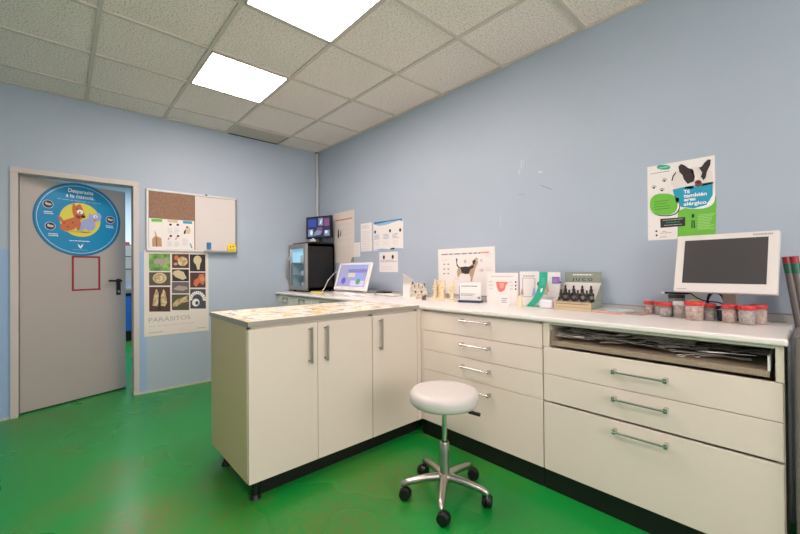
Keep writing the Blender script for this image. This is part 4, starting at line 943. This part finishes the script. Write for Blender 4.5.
# big monitor
t = thing('monitor', 'large white framed monitor with a switched-off dark screen', 'monitor', (4.033, -.2, Z))
yawm = math.radians(-6.3)
t.rotation_euler = (0, 0, yawm); zc = 1.192-Z; tm_ = math.radians(14)
def tlt(o): o.location = (0, 0, zc); o.rotation_euler = (-tm_, 0, 0); return o
BEZ = mat('monitor_bezel', '#dbd5d2', .35)
tlt(MB().box(-.185, .185, 0, .03, -.142, .142, BEZ).build('casing', t, bevel=.004, seg=3))
PR = mat('bezel_print', '#a9a4a6', .5)
mb = MB().box(-.151, .151, -.0012, 0, -.099, .115, mat('screen_off', '#3c3a3c', .32)); tlt(mb.build('screen', t))
mb = MB().text('VETSCREEN', 0, 0, .01, PR, 1) if False else MB()
mb.lines(.10, .165, .124, .133, 1, PR, 1, 0, ragged=0, fill=.9).lines(-.17, -.13, -.131, -.125, 1, PR, 1, 0, ragged=0, fill=.9); tlt(mb.build('bezel_lettering', t))
tlt(MB().box(-.12, .12, .03, .06, -.09, .09, BEZ).build('back_shell', t, bevel=.01))
STD = mat('stand_beige', '#9c9087', .5)
MB().obox((.005, .10, .012), (.005, .078, .20), .05, .03, STD, up=(0, 1, 0)).box(-.006, .014, .079, .083, .03, .06, BRN).build('stand', t, bevel=.003)
MB().box(-.02, .075, .095, .158, 0, .012, BLACK).build('foot', t, bevel=.003)
def coil(name, label, pts, r_=.0042):
    P_ = [Vector(p) for p in pts]; out = []
    for i in range(len(P_)-1):
        a, b_, c, d = P_[max(i-1, 0)], P_[i], P_[i+1], P_[min(i+2, len(P_)-1)]
        for s in range(6):
            q = s/6; out.append(.5*((2*b_)+(c-a)*q+(2*a-5*b_+4*c-d)*q*q+(3*b_-a-3*c+d)*q**3))
    out.append(P_[-1]); o = MB().tube(out, r_, BLACK, 8).build(name); tag(o, label, 'cable', 'black cables under the monitor')
coil('cable', 'black cable coiled in a loop under the large monitor', [(3.96, -.085, .93), (3.955, -.08, .985), (3.975, -.075, 1.04), (4.01, -.075, 1.035), (4.02, -.08, .99), (3.985, -.08, .965), (3.96, -.085, 1.0), (3.975, -.09, 1.05), (4.02, -.1, 1.06)])
coil('cable', 'black cable sagging from the left edge of the large monitor', [(3.89, -.13, 1.075), (3.90, -.1, 1.035), (3.945, -.095, 1.005), (4.0, -.098, 1.0), (4.03, -.08, .985)], .003)
coil('cable', 'thick black cable running low in front of the monitor stand', [(3.955, -.10, .96), (4.0, -.08, .975), (4.06, -.125, .965), (4.11, -.095, .975), (4.13, -.075, .93)], .0065)

# ------------------------------------------------------------------ beyond the worktop end
TB = mat('tube_grey', '#716a68', .45); TG = mat('tube_green', '#1f6a4f', .45); TR_ = mat('tube_red', '#a02c38', .45)
for i, (x, y, lb) in enumerate(((4.232, -.075, 'grey roll with green band and red end nearest the monitor'), (4.258, -.14, 'grey roll with green band and red end, middle one'), (4.29, -.085, 'grey roll with green band and red end, farthest right'))):
    t = thing('banner_roll', lb, 'roll', (4.385+i*.022, y-.02*(i == 1), 0), 0, 'grey rolls leaning beside the counter')
    p = Vector((0, 0, .006)); q = Vector((x, y, 1.228)) - Vector(t.location); D = q-p
    def seg(a, b_, r_, m, nm): MB().cyl(p+D*a, p+D*b_, r_, m, n=20).build(nm, t)
    seg(0, .93, .0135, TB, 'tube'); seg(.93, .965, .0142, TG, 'band'); seg(.965, .99, .014, TR_, 'end_cap')
t = thing('metal_cabinet', 'grey cabinet just right of the counter end', 'cabinet', (4.49, -.44, 0))
GC = mat('grey_cabinet', '#6f6762', .5)
MB().box(-.222, .26, -.13, .16, .04, .93, GC).build('body', t, bevel=.004); MB().box(-.218, .256, -.148, -.131, .05, .92, GC).build('door', t, bevel=.003); MB().box(-.21, .25, -.12, .15, 0, .04, BLACK).build('plinth', t)

# ------------------------------------------------------------------ render look
w = bpy.data.worlds.new('world'); SC.world = w; w.use_nodes = True; w.node_tree.nodes['Background'].inputs[0].default_value = (.5, .55, .6, 1); w.node_tree.nodes['Background'].inputs[1].default_value = .15
vs_ = SC.view_settings; vs_.view_transform = 'Standard'; vs_.look = 'None'; vs_.gamma = 1; vs_.use_curve_mapping = False; vs_.exposure = .85
SC.cycles.use_denoising = True; SC.cycles.max_bounces = 10; SC.cycles.diffuse_bounces = 6; SC.cycles.transparent_max_bounces = 12
SC.cycles.sample_clamp_indirect = 6
